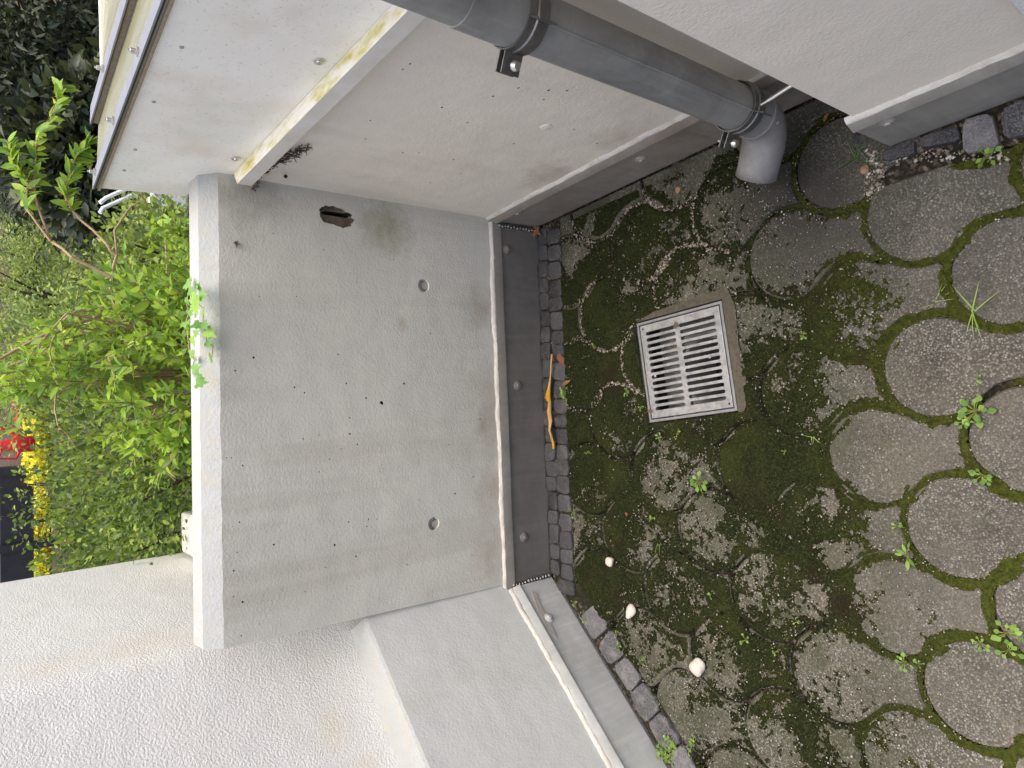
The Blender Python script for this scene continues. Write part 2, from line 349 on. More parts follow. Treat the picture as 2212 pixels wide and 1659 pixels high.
M_stonew = flat('white_stone', lin(178, 173, 163), .6, 0, .08, 50, b=.001)
M_stoneb = flat('brown_pebble', lin(136, 110, 84), .7, 0, .2, 70)
M_ribbon = flat('faded_yellow_blade', lin(186, 146, 88), .55, 0, .2, 30)
M_ribbon2 = flat('yellow_blade', lin(184, 138, 30), .5, 0, .15, 30)
M_dry = flat('dry_leaf', lin(104, 66, 52), .8, 0, .25, 60)
M_dryo = flat('dry_orange_leaf', lin(120, 84, 56), .8, 0, .25, 60)
M_fence = flat('black_board', lin(52, 52, 57), .5, 0, .2, 8)
M_red = flat('red_paint', lin(208, 44, 56), .45, 0, .1, 10)
M_white = flat('white_metal', lin(226, 230, 236), .45, 0, .06, 20)
M_cop = flat('grey_coping', lin(196, 198, 190), .85, 0, .1, 14)

# ------------------------------------------------------------------ frames of the walls (plan)
class Fr:
    def __init__(s, o, t, n): s.o = np.array(o, float); s.t = np.array(t, float) / np.linalg.norm(t); s.n = np.array(n, float) / np.linalg.norm(n)
    def p(s, a, d, z): q = s.o + s.t * a + s.n * d; return (q[0], q[1], z)
    def sd(s, x, y): return (x - s.o[0]) * s.t[0] + (y - s.o[1]) * s.t[1], (x - s.o[0]) * s.n[0] + (y - s.o[1]) * s.n[1]
    def face(s, px, py, d=0.): return on_plane(px, py, tuple(s.o + s.n * d) + (0,), tuple(s.n) + (0,))
FB = Fr((.72, 1.637), (-.9934, .115), (-.115, -.9934))       # back wall, running left
FL = Fr((-.405, 1.761), (-.797, -.604), (.604, -.797))        # left splayed wall, running towards the camera
FR = Fr((.729, 1.66), (0, -1), (-1, 0))                       # right wall, running towards the camera
FN = Fr((.552, .545), (0, -1), (-1, 0))                       # near house corner
GX0, GX1, GY0, GY1 = .045, .327, .994, 1.273                  # drain grate

# ------------------------------------------------------------------ ground
mb = MB(); zj = -.022
for (x0, x1, y0, y1) in ((-6, GX0, -6, 2.2), (GX1, 6, -6, 1.9), (GX0, GX1, -6, GY0), (GX0, GX1, GY1, 1.9)):
    mb.add([(x0, y0, zj), (x1, y0, zj), (x1, y1, zj), (x0, y1, zj)], [(0, 1, 2, 3)])
yard = struct(mk('yard_ground', mb, M_joint), 'sandy bedding between the round pavers of the yard')
mb = MB(); nx, ny = 60, 50
xs = np.concatenate([np.linspace(-9, 11, nx - 2), [200]]); xs = np.concatenate([[-200], xs]); nx = len(xs)
ys = np.concatenate([np.linspace(1.84, 18, ny - 1), [400]])
V = []
for yy in ys:
    for xx in xs:
        z = .02 + .05 * math.sin(xx * 1.3 + yy) + .04 * math.sin(yy * 2.1 - xx * .7)
        if yy > 2: z += .06 * min(yy - 2, 8) * (1 if xx > .3 else .5) * .6
        V.append((xx, yy, z))
mb.add(V, [(j * nx + i, j * nx + i + 1, (j + 1) * nx + i + 1, (j + 1) * nx + i) for j in range(ny - 1) for i in range(nx - 1)])
garden = struct(mk('garden_ground', mb, M_soil, smooth=True), 'brown garden soil behind the concrete wall')
def gz(x, y):
    z = .02 + .05 * math.sin(x * 1.3 + y) + .04 * math.sin(y * 2.1 - x * .7)
    return z + (.06 * min(y - 2, 8) * (1 if x > .3 else .5) * .6 if y > 2 else 0)

# ------------------------------------------------------------------ concrete back wall
def flashing(parent, F, a0, a1, mat, top=.185, screws=(), bead=True, lipz=.022):
    mb = MB(); mb.sweep([(-.006, 0.), (-.006, top), (-.001, top + .002), (.010, top - lipz), (.010, top - lipz - .004), (.004, top - lipz - .007), (.001, .0)], F.o, F.t, F.n, a0, a1, 14, .0006)
    fl = mk('zinc_flashing', mb, mat, parent, smooth=True)
    for sx, sy in screws:
        q = F.face(sx, sy, .004); mb = MB().lathe(q, tuple(F.n) + (0,), [(.017, -.003), (.0165, .001), (.012, .0045), (.007, .006), (.0065, .009), (.002, .0095)], 18)
        mk('screw', mb, mat, fl, smooth=True)
    if bead:
        mb = MB(); k = int((a1 - a0) / .012); n = 7; V = []; w = 0.
        for i in range(k + 1):
            a = a0 + (a1 - a0) * i / k; w = .7 * w + random.uniform(-.0022, .0022); e = random.uniform(-.0008, .0008)
            drip = random.choice([0, 0, 0, 0, 0, 0, 0, 0, .006]) if mat is M_zback else 0
            for (d, z) in [(-.012, -.003), (-.002, -.003 - drip), (.0005, -.001 + w * .3), (.0005, .003 + w * .5), (-.002, .006 + w), (-.005, .009 + w), (-.012, .010 + w)]:
                V.append(F.p(a, d + e, top + z))
        mb.add(V, [(i * n + j, i * n + j + 1, (i + 1) * n + j + 1, (i + 1) * n + j) for i in range(k) for j in range(n - 1)])
        mk('sealant_bead', mb, M_seal, parent, smooth=True)
    return fl
bw = thing('concrete_wall', 'low painted concrete wall with chamfered white top closing the yard at the back', 'wall', tuple(FB.p(.55, 0, 0)))
mb = MB(); K = 70; prof_n = 6; V = []; wob = 0
AEND = lambda z: 1.098 + .028 * (1.03 - z) / .9
for i in range(K + 1):
    q = i / K; wob = .6 * wob + random.uniform(-.0012, .0012)
    zt = 1.012 + .026 * q
    for (d, z) in [(-.008, -.05), (-.008, .6), (-.008 + wob * .5, zt + wob), (-.040, zt + .036 + wob * .6), (-.094, zt + .040), (-.094, -.05)]:
        a = -.03 + (AEND(z) + .03) * q; V.append(FB.p(a, d, z))
mb.add(V, [(i * prof_n + j, i * prof_n + (j + 1) % prof_n, (i + 1) * prof_n + (j + 1) % prof_n, (i + 1) * prof_n + j) for i in range(K) for j in range(prof_n)])
mb.add([], []); mb.f += [tuple(range(prof_n))[::-1], tuple(range(K * prof_n, (K + 1) * prof_n))]
body = mk('wall_body', mb, M_back, bw)
# holes: air bubbles, tie holes and the spalled patch are really cut out
def cyl(mb, c, n, r, depth, k=10, sx=1., rot=0., irr=0.):
    n = Vector(n).normalized(); up = Vector((0, 0, 1)); s_ = n.cross(up).normalized(); c = Vector(c); P = []
    offs = [1 + random.uniform(-irr, irr) for _ in range(k)]
    for h, sc in ((.02, 1.25), (-depth, .8)):
        for j in range(k):
            q = 2 * math.pi * j / k; a, b = math.cos(q) * r * offs[j] * sx, math.sin(q) * r * offs[j]
            a, b = a * math.cos(rot) - b * math.sin(rot), a * math.sin(rot) + b * math.cos(rot)
            P.append(c + n * h + (s_ * a + up * b) * (sc if h < 0 else 1))
    mb.add(P, [tuple(range(k))[::-1], tuple(range(k, 2 * k))] + [(i, (i + 1) % k, k + (i + 1) % k, k + i) for i in range(k)])
NB = tuple(FB.n) + (0,)
pits = [(378 + x * .25, 756 + y * .25, r) for x, y, r in [(680, 65, 12), (520, 178, 8), (1033, 322, 10), (1120, 370, 8), (1410, 38, 8), (1480, 288, 9), (1652, 417, 11), (1785, 457, 18), (1980, 290, 12), (1510, 585, 8), (1512, 725, 10), (1578, 815, 8), (1108, 768, 7), (1437, 853, 6), (445, 932, 6), (490, 930, 6), (585, 998, 8), (1245, 1053, 6), (1672, 1462, 9), (1745, 1462, 6), (1500, 1485, 8), (1658, 1525, 7), (557, 1488, 7), (1335, 943, 5)]]
pits += [(324 + x * .25, 1026 + y * .25, r) for x, y, r in [(725, 828, 9), (800, 1097, 10), (723, 1052, 7), (755, 667, 6), (1070, 602, 10), (1595, 605, 11), (1780, 703, 10), (1520, 800, 5), (1338, 1008, 5), (945, 1288, 5), (790, 1390, 7)]]
pits += [(983, 1066, 12), (1022, 1030, 8), (1003, 720, 6), (905, 1140 - 60, 6), (1037, 905, 8), (510, 527, 9), (700, 540, 6), (590, 505, 5), (850, 560, 6), (930, 720, 6), (640, 640, 5), (770, 610, 5), (890, 860, 6), (1020, 1200, 6), (880, 1220, 5), (970, 960, 5), (560, 640, 6), (690, 940, 5)]
cut = MB()
for x, y, r in pits:
    if r < 17: cyl(cut, FB.face(x, y, -.008), NB, max(r, 5.5) * .25 * .00125, .006, 8, random.uniform(.75, 1.), random.uniform(0, 3), .15)
    else: cyl(cut, FB.face(x, y, -.008), NB, .0075, .008, 7, .8, .3, .25)
boolean(body, cut, M_hole)
cut = MB(); ties = [(915, 617), (937, 1131)]
for x, y in ties: cyl(cut, FB.face(x, y, -.008), NB, .0215, .017, 28)
boolean(body, cut, M_back)
sp = [(685, 462), (688, 446), (703, 441), (722, 443), (745, 452), (760, 464), (769, 476), (762, 490), (745, 495), (728, 490), (712, 484), (693, 480)]
def rough_poly(P, k=4, amp=2.2):
    out = []
    for i in range(len(P)):
        a, b_ = P[i], P[(i + 1) % len(P)]
        for t in range(k): q = t / k; out.append((a[0] + (b_[0] - a[0]) * q + random.uniform(-amp, amp), a[1] + (b_[1] - a[1]) * q + random.uniform(-amp, amp)))
    return out
def patch_cut(poly, F, d, depth):
    P = [Vector(F.face(x, y, d)) for x, y in poly]; n = Vector(tuple(F.n) + (0,)); c = sum(P, Vector()) / len(P); k = len(P)
    A = [p + n * .02 for p in P]; B = [c + (p - c) * .82 - n * depth for p in P]
    return MB().add(A + B, [tuple(range(k))[::-1], tuple(range(k, 2 * k))] + [(i, (i + 1) % k, k + (i + 1) % k, k + i) for i in range(k)])
boolean(body, patch_cut(rough_poly(sp), FB, -.008, .013), M_spall)
boolean(body, patch_cut([(690, 459), (700, 455), (725, 458), (750, 462), (757, 467), (750, 472), (722, 467), (700, 464)], FB, -.02, .035), M_hole)
# chamfer and top take the weathered white coat, darkened against the overhead light
body.data.materials.append(M_top); ti = len(body.data.materials) - 1
for p in body.data.polygons:
    if p.normal.z > .3 and p.center.z > .99: p.material_index = ti
for x, y in ties:
    q = FB.face(x, y, -.025); mk('tie_hole_plug', MB().lathe(q, NB, [(.0125, -.002), (.0125, .0095), (.011, .012)], 22), M_plug, bw, smooth=True)
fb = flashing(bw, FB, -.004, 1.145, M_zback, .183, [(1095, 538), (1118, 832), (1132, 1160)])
# rusty strip where the lip has lost its paint, solder seams in the corners
def seam(parent, F, a, mat, flip=1):
    mb = MB()
    for i in range(13):
        q = F.p(a + random.uniform(-.002, .002), .007, .012 + i * .0125)
        mb.lathe(q, (random.uniform(-.2, .2), random.uniform(-.2, .2), 1), [(.002, -.006), (.006, -.002), (.007, .002), (.002, .006)], 7)
    mk('solder_seam', mb, mat, parent, smooth=True)
seam(fb, FB, .006, M_clamp); seam(fb, FB, 1.128, M_clamp)

# ------------------------------------------------------------------ right wall with glazed box on top
rw = thing('concrete_wall', 'white painted concrete wall on the right below the algae-stained trim bar', 'wall', (.73, 1.1, 0))
mb = MB().prism([(.737, .5), (.737, 1.80), (.93, 1.80), (.93, .5)], -.05, .96)
rbody = mk('wall_body', mb, M_right, rw)
cut = MB(); NR = (-1, 0, 0)
for x, y, r in [(886, 138, 6), (870, 330, 6), (955, 232, 7), (905, 330, 5), (1065, 208, 7), (1120, 190, 6), (1185, 195, 8), (1225, 196, 8), (1175, 215, 6), (1010, 265, 6), (980, 345, 6), (1110, 310, 6), (800, 260, 6), (870, 150, 5), (1240, 280, 6), (1290, 310, 6), (930, 395, 6), (790, 300, 5), (995, 375, 5)]:
    q = on_x(x, y, .737); cyl(cut, q, NR, r * .00036, .005, 8, 1.6, .1, .2)
boolean(rbody, cut, M_hole)
for x, y in ((1180, 275), (662, 325)):
    q = on_x(x, y, .7365); mk('form_tie_scar', MB().lathe(q, NR, [(.016, -.004), (.014, .001), (.007, .0025), (.001, .003)], 16), M_right, rw, smooth=True)
flr = flashing(rw, FR, .0, 1.12, M_zright, .194, [(1385, 343), (1118, 458)])
gb = thing('glazed_box', 'white boarded box with bolted aluminium strips and algae-green sheet roof above the right wall', 'box', (.9, 1.3, .985))
ztop = lambda y: 1.220 + (1.839 - y) * .0613
P = [(.738, .30), (.738, 1.825), (.748, 1.825), (.748, .30)]
prf = [(.3, .962), (1.63, .962), (1.655, 1.0), (1.74, 1.034), (1.815, 1.034), (1.838, ztop(1.838)), (.3, ztop(.3))]; k_ = len(prf)
mb = MB(); mb.add([(.739, y, z) for y, z in prf] + [(.751, y, z) for y, z in prf], [tuple(range(k_)), tuple(range(2 * k_ - 1, k_ - 1, -1))] + [(i, k_ + i, k_ + (i + 1) % k_, (i + 1) % k_) for i in range(k_)]); mk('front_panel', mb, M_panel, gb)
mb = MB(); mb.add([(.7515, 1.80, .99), (1.6, 1.68, .99), (1.6, 1.70, ztop(1.75) - .01), (.7515, 1.832, ztop(1.83) - .004), (.7515, 1.79, .99), (1.6, 1.66, .99), (1.6, 1.68, ztop(1.75) - .01), (.7515, 1.815, ztop(1.83) - .004)],
   [(0, 1, 2, 3), (7, 6, 5, 4), (0, 4, 5, 1), (1, 5, 6, 2), (2, 6, 7, 3), (3, 7, 4, 0)]); mk('end_panel', mb, M_panel, gb)
mb = MB().prism([(.705, .3), (.705, 1.612), (.7385, 1.63), (.7385, .3)], .946, .981); mk('trim_bar', mb, M_bar, gb, bevel=.0012)
def strip(name, x0, x1, dz0, dz1, mat, y0=.3, y1=1.845, drop=0.):
    mb = MB(); V = []
    for y in (y0, y1):
        for x, dz in ((x0, dz0), (x1, dz0), (x1, dz1), (x0, dz1)): V.append((x, y - (x - .74) * .14 * (y == y1), ztop(y) + dz - (x - .74) * .06))
    mb.add(V, [(0, 1, 2, 3), (7, 6, 5, 4), (0, 4, 5, 1), (1, 5, 6, 2), (2, 6, 7, 3), (3, 7, 4, 0)]); return mk(name, mb, mat, gb)
strip('roof_sheet', .7395, 1.7, .006, .010, M_sheet, y1=1.842)
strip('gasket', .7345, .752, .0, .0055, M_gasket); strip('gasket', .737, .770, .0103, .0135, M_rubber)
st1 = strip('aluminium_strip', .7355, .773, .0137, .017, M_alu); strip('gasket', .893, .905, .0105, .022, M_gasket)
strip('gasket', .889, .910, .0222, .0242, M_rubber); st2 = strip('aluminium_strip', .888, .932, .0244, .0276, M_alu)
def bolt(c, ax, r, h, parent, mat=M_steel):
    mk('bolt', MB().lathe(c, ax, [(r * 1.7, 0), (r * 1.7, h * .2), (r * 1.02, h * .22), (r, h * .75), (r * .55, h * .8), (r * .5, h)], 14), mat, parent, smooth=True)
for y in (1.79, 1.52, 1.25, .95): bolt((.757, y, ztop(y) + .0165), (0, .06, 1), .0048, .016, st1)
for y in (1.62, 1.33, 1.02): bolt((.910, y - .02, ztop(y) + .0182), (0, .06, 1), .0048, .016, st2)
for (x, y) in ((510, 342), (690, 132)):
    q = on_x(x, y, .7385); mk('washer_screw', MB().lathe(q, NR, [(.0105, 0), (.0105, .0022), (.0062, .0028), (.0058, .0052), (.0018, .0056), (.0014, .0035)], 18), M_steel, gb, smooth=True)
for (x, y) in ((392, 102), (332, 220), (292, 323), (268, 368)):
    q = on_x(x, y, .7385); mk('small_screw', MB().lathe(q, NR, [(.004, 0), (.0035, .0012), (.001, .0016)], 10), M_plug, gb, smooth=True)

# ------------------------------------------------------------------ left splayed plinth and rendered house corner
lw = thing('plinth_wall', 'smooth white splayed plinth wall with a sloping ledge at the left', 'wall', tuple(FL.p(.6, 0, 0)))
A0 = np.array([-.419, 1.87]); A1 = np.array([-.743, 1.67]); ta = (A1 - A0) / np.linalg.norm(A1 - A0)
mb = MB(); K = 50; V = []; wob = 0
for i in range(K + 1):
    a = -.03 + 2.2 * i / K; wob = .6 * wob + random.uniform(-.001, .001)
    back = A0 + ta * (a + .02) ; f0 = FL.p(a, -.008, 0)
    V += [(f0[0], f0[1], -.05), (f0[0], f0[1], .659 + wob), (f0[0] - FL.n[0] * .006, f0[1] - FL.n[1] * .006, .665 + wob), (back[0] - .06, back[1] + .08, .672), (back[0] - .06, back[1] + .08, -.05)]
mb.add(V, [(i * 5 + j, i * 5 + (j + 1) % 5, (i + 1) * 5 + (j + 1) % 5, (i + 1) * 5 + j) for i in range(K) for j in range(5)]); mb.f += [tuple(range(5))[::-1], tuple(range(K * 5, K * 5 + 5))]
lb = mk('wall_body', mb, M_left, lw, smooth=False); lb.data.materials.append(M_top)
for p in lb.data.polygons:
    if p.normal.z > .5: p.material_index = 1  # ledge top gets the darkened coat, countering light from above
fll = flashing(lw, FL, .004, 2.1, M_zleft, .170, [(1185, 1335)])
# torn strip of old paint hanging on the zinc
P = [FL.face(x, y, .0045) for x, y in ((1148, 1278), (1158, 1280), (1168, 1308), (1185, 1340), (1198, 1366), (1203, 1380), (1190, 1368), (1176, 1345), (1162, 1318))]
mb = MB(); mb.add(P, [tuple(range(len(P)))]); pst = mk('paint_scrap', mb, M_plug, fll); md = pst.modifiers.new('thickness', 'SOLIDIFY'); md.thickness = .0015
hc = thing('rendered_house', 'coarse white rendered house corner rising above the splayed plinth on the left', 'house', (-.9, 2.2, 0))
C = np.array([-.372, 1.899]); Bd = np.array([.139, .99]); Bd /= np.linalg.norm(Bd); Bend = C + Bd * 1.06
arc = []
c1 = C + ta * .035; c2 = C + Bd * .035
for i in range(7):
    q = i / 6; arc.append(tuple((1 - q) ** 2 * c1 + 2 * q * (1 - q) * C + q * q * c2))
far = C + ta * 2.3
poly = [tuple(far)] + arc + [tuple(Bend), (-2.4, Bend[1] + .3), (-3.2, far[1] + .2)]
mk('rendered_wall', MB().prism(poly, .05, 2.1), M_rend, hc, smooth=True)
cp = MB().prism([(-.26, 2.60), (-.10, 2.57), (-.07, 2.90), (-.22, 2.92)], .68, .80)
tag(mk('coping_stone', cp, M_cop, None, bevel=.012), 'pale grey coping stone behind the left end of the concrete wall', 'coping')

# ------------------------------------------------------------------ near house corner on the right
nh = thing('house_corner', 'near smooth painted house corner beside the downpipe with weathered zinc foot', 'house', (1.5, -1, 0))
mk('wall_body', MB().prism([(.560, .24), (.560, .528), (.569, .537), (3., .537), (3., -5.), (.560, -5.)], -.05, 2.1), M_near, nh)
mb = MB().prism([(.553, .228), (.5685, .232), (.5685, -4.9), (.544, -4.9), (.544, .222)], -0.0 + .24, 2.05); mk('rough_render_coat', mb, M_rend, nh)
F2 = Fr((.552, .545), (0, -1), (-1, 0))
cutn = MB()
nb = nh.children[0]
for x, y, r in [(1410, 22, 14), (1500, 70, 6), (1300, 18, 6), (1610, 65, 8), (1690, 60, 6), (1560, 110, 5), (1760, 120, 7), (1850, 90, 6), (1950, 60, 6), (1830, 190, 6), (1900, 165, 5), (2060, 110, 6)]:
    cyl(cutn, on_x(x, y, .560), NR, r * .0003, .005, 8, 1.3, .2, .2)
boolean(nb, cutn, M_hole)
flashing(nh, F2, .0, 1.6, M_znear, .205, [(1916, 262)])

# ------------------------------------------------------------------ round pavers
LO, LA, LB = np.array([.077, .531]), np.array([-.1639, .1493]), np.array([.1592, .1359])
CEN = {}
for i in range(-9, 16):
    for j in range(-11, 14):
        c = LO + LA * i + LB * j
        if -1.9 < c[0] < .95 and -.6 < c[1] < 2.05: CEN[(i, j)] = c + rng.normal(0, .0028, 2)
def cell(i, j):
    g = CEN.get((i, j)); return g if g is not None else LO + LA * i + LB * j
def arcpts(c, r, d0, d1, k, ccw):
    a0, a1 = math.atan2(d0[1], d0[0]), math.atan2(d1[1], d1[0])
    if ccw:
        while a1 < a0: a1 += 2 * math.pi
    else:
        while a1 > a0: a1 -= 2 * math.pi
    return [(c[0] + r * math.cos(a0 + (a1 - a0) * q), c[1] + r * math.sin(a0 + (a1 - a0) * q)) for q in (t / (k - 1) for t in range(k))]
def rot(v, a): return np.array([v[0] * math.cos(a) - v[1] * math.sin(a), v[0] * math.sin(a) + v[1] * math.cos(a)])
def outline(i, j, r1, r2):
    c = cell(i, j); pA, pB, q = cell(i, j - 1), cell(i - 1, j), cell(i - 1, j - 1)      # A: left-near, B: right-near, q: near
    def cross(ca, ra, cb, rb):                                   # angle off the line of centres where the two arcs part
        d = np.linalg.norm(cb - ca); return math.acos(max(-1, min(1, (d * d + ra * ra - rb * rb) / (2 * d * ra)))) + math.radians(3)
    def part(ca, cb): d = np.linalg.norm(cb - ca); return math.acos(min(1, (d / 2 - .0055) / r2))
    o = arcpts(c, r1, rot(pB - c, cross(c, r1, pB, r2)), rot(pA - c, -cross(c, r1, pA, r2)), 30, True)      # head, from right over far side to left
    o += arcpts(pA, r2, rot(c - pA, -cross(pA, r2, c, r1)), rot(q - pA, part(pA, q)), 8, False)
    o += arcpts(q, r2, rot(pA - q, -part(q, pA)), rot(pB - q, part(q, pB)), 8, False)
    o += arcpts(pB, r2, rot(q - pB, -part(pB, q)), rot(c - pB, cross(pB, r2, c, r1)), 8, False)
    return o
def clip(poly, p, n):
    out = []; k = len(poly)
    for a in range(k):
        P, Q = poly[a], poly[(a + 1) % k]; dp = (P[0] - p[0]) * n[0] + (P[1] - p[1]) * n[1]; dq = (Q[0] - p[0]) * n[0] + (Q[1] - p[1]) * n[1]
        if dp >= 0: out.append(P)
        if (dp >= 0) != (dq >= 0):
            t = dp / (dp - dq); out.append((P[0] + (Q[0] - P[0]) * t, P[1] + (Q[1] - P[1]) * t))
    return out
def area(p): return .5 * sum(p[i][0] * p[(i + 1) % len(p)][1] - p[(i + 1) % len(p)][0] * p[i][1] for i in range(len(p)))
def slab(mb, poly, z, tx, ty, cc):
    poly = [poly[i] for i in range(len(poly)) if math.dist(poly[i], poly[i - 1]) > .0012]
    if len(poly) < 4 or abs(area(poly)) < 3e-4: return False
    if area(poly) < 0: poly = poly[::-1]
    n = len(poly); ins = []
    for a in range(n):
        P, Q, Rr = np.array(poly[a - 1]), np.array(poly[a]), np.array(poly[(a + 1) % n]); t = Rr - P; t = t / (np.linalg.norm(t) + 1e-9)
        ins.append(Q + np.array([-t[1], t[0]]) * .0035)
    zz = lambda x, y: z + tx * (x - cc[0]) + ty * (y - cc[1])
    V = [(x, y, -.035) for x, y in poly] + [(x, y, zz(x, y) - .0045) for x, y in poly] + [(x, y, zz(x, y)) for x, y in ins]
    F = [(a, (a + 1) % n, n + (a + 1) % n, n + a) for a in range(n)] + [(n + a, n + (a + 1) % n, 2 * n + (a + 1) % n, 2 * n + a) for a in range(n)] + [tuple(range(2 * n, 3 * n))]
    mb.add(V, F); return True
BACKCUT = (FB.p(0, .113, 0), FB.n); LEFTCUT = (FL.p(0, .108, 0), FL.n); m_ = .006
for (i, j), c in CEN.items():
    if c[1] < -.2 or c[0] < -1.5: continue
    g = random.choice([.004, .006, .007, .008]) + (.004 if c[1] < .75 else 0)
    poly = outline(i, j, .1105 - g * .75, .1105 + g * .55)
    poly = clip(poly, BACKCUT[0], BACKCUT[1]); poly = clip(poly, LEFTCUT[0], LEFTCUT[1]) if poly else poly
    if poly: poly = clip(poly, (.722, 0), (-1, 0))
    if poly and c[1] < .56 and c[0] > .3: poly = clip(poly, (.475, 0), (-1, 0))
    if len(poly) < 4 or abs(area(poly)) < .002: continue
    parts = [poly]; xs_ = [p[0] for p in poly]; ys_ = [p[1] for p in poly]
    if max(xs_) > GX0 and min(xs_) < GX1 and max(ys_) > GY0 and min(ys_) < GY1:
        a_ = clip(poly, (GX0 - m_, 0), (-1, 0)); b_ = clip(poly, (GX1 + m_, 0), (1, 0)); mid = clip(clip(poly, (GX0 - m_, 0), (1, 0)) or [(0, 0)] * 3, (GX1 + m_, 0), (-1, 0))
        parts = [a_, b_] + ([clip(mid, (0, GY0 - m_), (0, -1)), clip(mid, (0, GY1 + m_), (0, 1))] if len(mid) > 2 else [])
    mb = MB(); z = random.uniform(-.0035, .002); tx, ty = random.gauss(0, .016), random.gauss(0, .016); ok = False
    for p in parts:
        if len(p) > 3: ok = slab(mb, p, z, tx, ty, c) or ok
    if ok: mk('paver', mb, M_paver, yard)

# ------------------------------------------------------------------ moss, a thin uneven cushion over slabs and joints
CTRL = [(1280, 640, 1.), (1240, 760, 1.), (1260, 900, 1.), (1330, 760, 1.1), (1330, 1000, .85), (1450, 930, .8), (1600, 950, 1.), (1680, 800, .8), (1650, 720, .5), (1700, 950, 1.), (1700, 1130, 1.05), (1780, 1080, .6), (1790, 650, .65), (1850, 720, .3), (1500, 1060, .38), (1500, 1000, .5), (1440, 1080, .5), (1560, 1000, .4),
        (1500, 1250, .62), (1350, 1400, .75), (1300, 1150, .75), (1400, 1290, .2), (1460, 1330, .3), (1250, 1100, .55), (1330, 1250, .9), (1620, 1440, .75), (1500, 1400, .6), (1560, 1560, .45), (1480, 1560, .4), (1700, 1270, .85), (1640, 1200, .5), (1640, 1350, .75), (1390, 500, .95), (1340, 470, .85), (1480, 480, .55), (1420, 600, .75), (1240, 500, .15), (1380, 420, .55), (1500, 560, .3), (1540, 420, .2), (1470, 600, .35),
        (1976, 449, -.5), (2034, 796, -.5), (2070, 1150, -.6), (2110, 1515, -.6), (2179, 594, -.6), (1705, 548, -.25), (1780, 400, -.2), (1905, 985, -.1), (1830, 960, .35), (1950, 1330, .0), (1860, 1300, .45), (1960, 1640, .1), (1850, 1600, .25), (1780, 1480, .55), (1800, 1390, .3), (1720, 1560, .75), (1660, 1620, .5), (1600, 1500, .6), (1620, 700, .1), (1350, 1530, .45), (2200, 900, -.6), (2200, 1250, -.6), (1420, 1450, .4), (1380, 1340, .35), (1300, 1330, .7)]
CP = np.array([on_z(x, y)[:2] for x, y, _ in CTRL]); CW = np.array([w for *_, w in CTRL])
def edge_dist(x, y):
    d = np.full(x.shape, 9.); tl = -(LA + LB); tl = tl / np.linalg.norm(tl)
    for c in CEN.values():
        dx, dy = x - c[0], y - c[1]; r = np.hypot(dx, dy); e = np.abs(r - .1105)
        e = np.where((dx * tl[0] + dy * tl[1]) / (r + 1e-9) > .78, 9., e); d = np.minimum(d, e)
    return d
def inyard(x, y, m=0.):
    db = FB.sd(x, y)[1]; dl = FL.sd(x, y)[1]
    return (db > .112 + m) & (dl > .095 + m) & (x < .70 - m) & ~((x > GX0 - .004 - m) & (x < GX1 + .004 + .018 * (y < GY1 - .05) + m) & (y > GY0 - .026 - m) & (y < GY1 + .004 + m)) & ((x < .47) | (y > .60))
PID = {k: rng.normal(0, .18) for k in CEN}
def owner_bias(x, y):
    tl = -(LA + LB); tl = tl / np.linalg.norm(tl); best = np.full(x.shape, 9.); out = np.zeros(x.shape)
    for k, c in CEN.items():
        r = np.hypot(x - c[0], y - c[1]); r2 = np.hypot(x - c[0] - tl[0] * .135, y - c[1] - tl[1] * .135) + .075; r = np.where(r < .1105, r * .5, np.minimum(r, r2) + .06)
        m = r < best; best = np.where(m, r, best); out = np.where(m, PID[k], out)
    return out
def moss_field(x, y):
    d2 = (x[..., None] - CP[:, 0]) ** 2 + (y[..., None] - CP[:, 1]) ** 2; w = np.exp(-d2 / (2 * .055 ** 2)) + 1e-6
    base = (w * CW).sum(-1) / w.sum(-1)
    n1 = vnoise(x, y, 16, 3, 4) - .5; n2 = vnoise(x, y, 70, 9, 3) - .5; n3 = vnoise(x, y, 190, 21, 2) - .5
    jd = edge_dist(x, y); jn = vnoise(x, y, 7, 40, 3)
    joint = np.clip(1 - jd / (.010 + .014 * jn), 0, 1)
    jb = np.exp(-(jd / .02) ** 2); far2 = np.clip((y - .6) / .15, 0, 1); base = base + far2 * (owner_bias(x, y) + .34 * jb - .03)
    nearness = np.clip((1.0 - y) / .35, 0, 1)
    n4 = vnoise(x, y, 330, 33, 2) - .5; amp = np.clip(1.15 - .75 * np.abs(base - .5), .35, 1.2)
    f = np.where(joint > .15, np.maximum(base, -.15 - .2 * (1 - nearness)), base) - .36 + 1.05 * n1 + .9 * n2 + amp * (.6 * n3 + .6 * n4) + joint * (.25 + 1.25 * nearness) * (jn > .22)
    far = np.clip((y - .74) / .15, 0, 1); f = f - 1.6 * far * np.clip(1.25 - jd / .0034, 0, 1) * (vnoise(x, y, 7, 61, 2) > .45)
    return f, joint
stepm = .0031; gx = np.arange(-1.02, .72, stepm); gy = np.arange(.12, 1.72, stepm); X, Y = np.meshgrid(gx, gy)
f = np.empty_like(X); jt = np.empty_like(X)
for r0 in range(0, X.shape[0], 40): f[r0:r0 + 40], jt[r0:r0 + 40] = moss_field(X[r0:r0 + 40], Y[r0:r0 + 40])
f = np.where(inyard(X, Y), f, -1.); JD = edge_dist(X, Y)
th = np.clip(f, 0, .5) / .5
Z = -.003 + .0098 * np.sqrt(th) + .0022 * (vnoise(X, Y, 210, 77, 2) - .5) * (th > 0) - .004 * jt * (1 - .5 * th) - .0075 * np.exp(-(JD / .009) ** 2)
keep = f > 0; nyy, nxx = X.shape; idx = np.arange(nyy * nxx).reshape(nyy, nxx)
k4 = (keep[:-1, :-1].astype(int) + keep[1:, :-1] + keep[:-1, 1:] + keep[1:, 1:]) >= 3
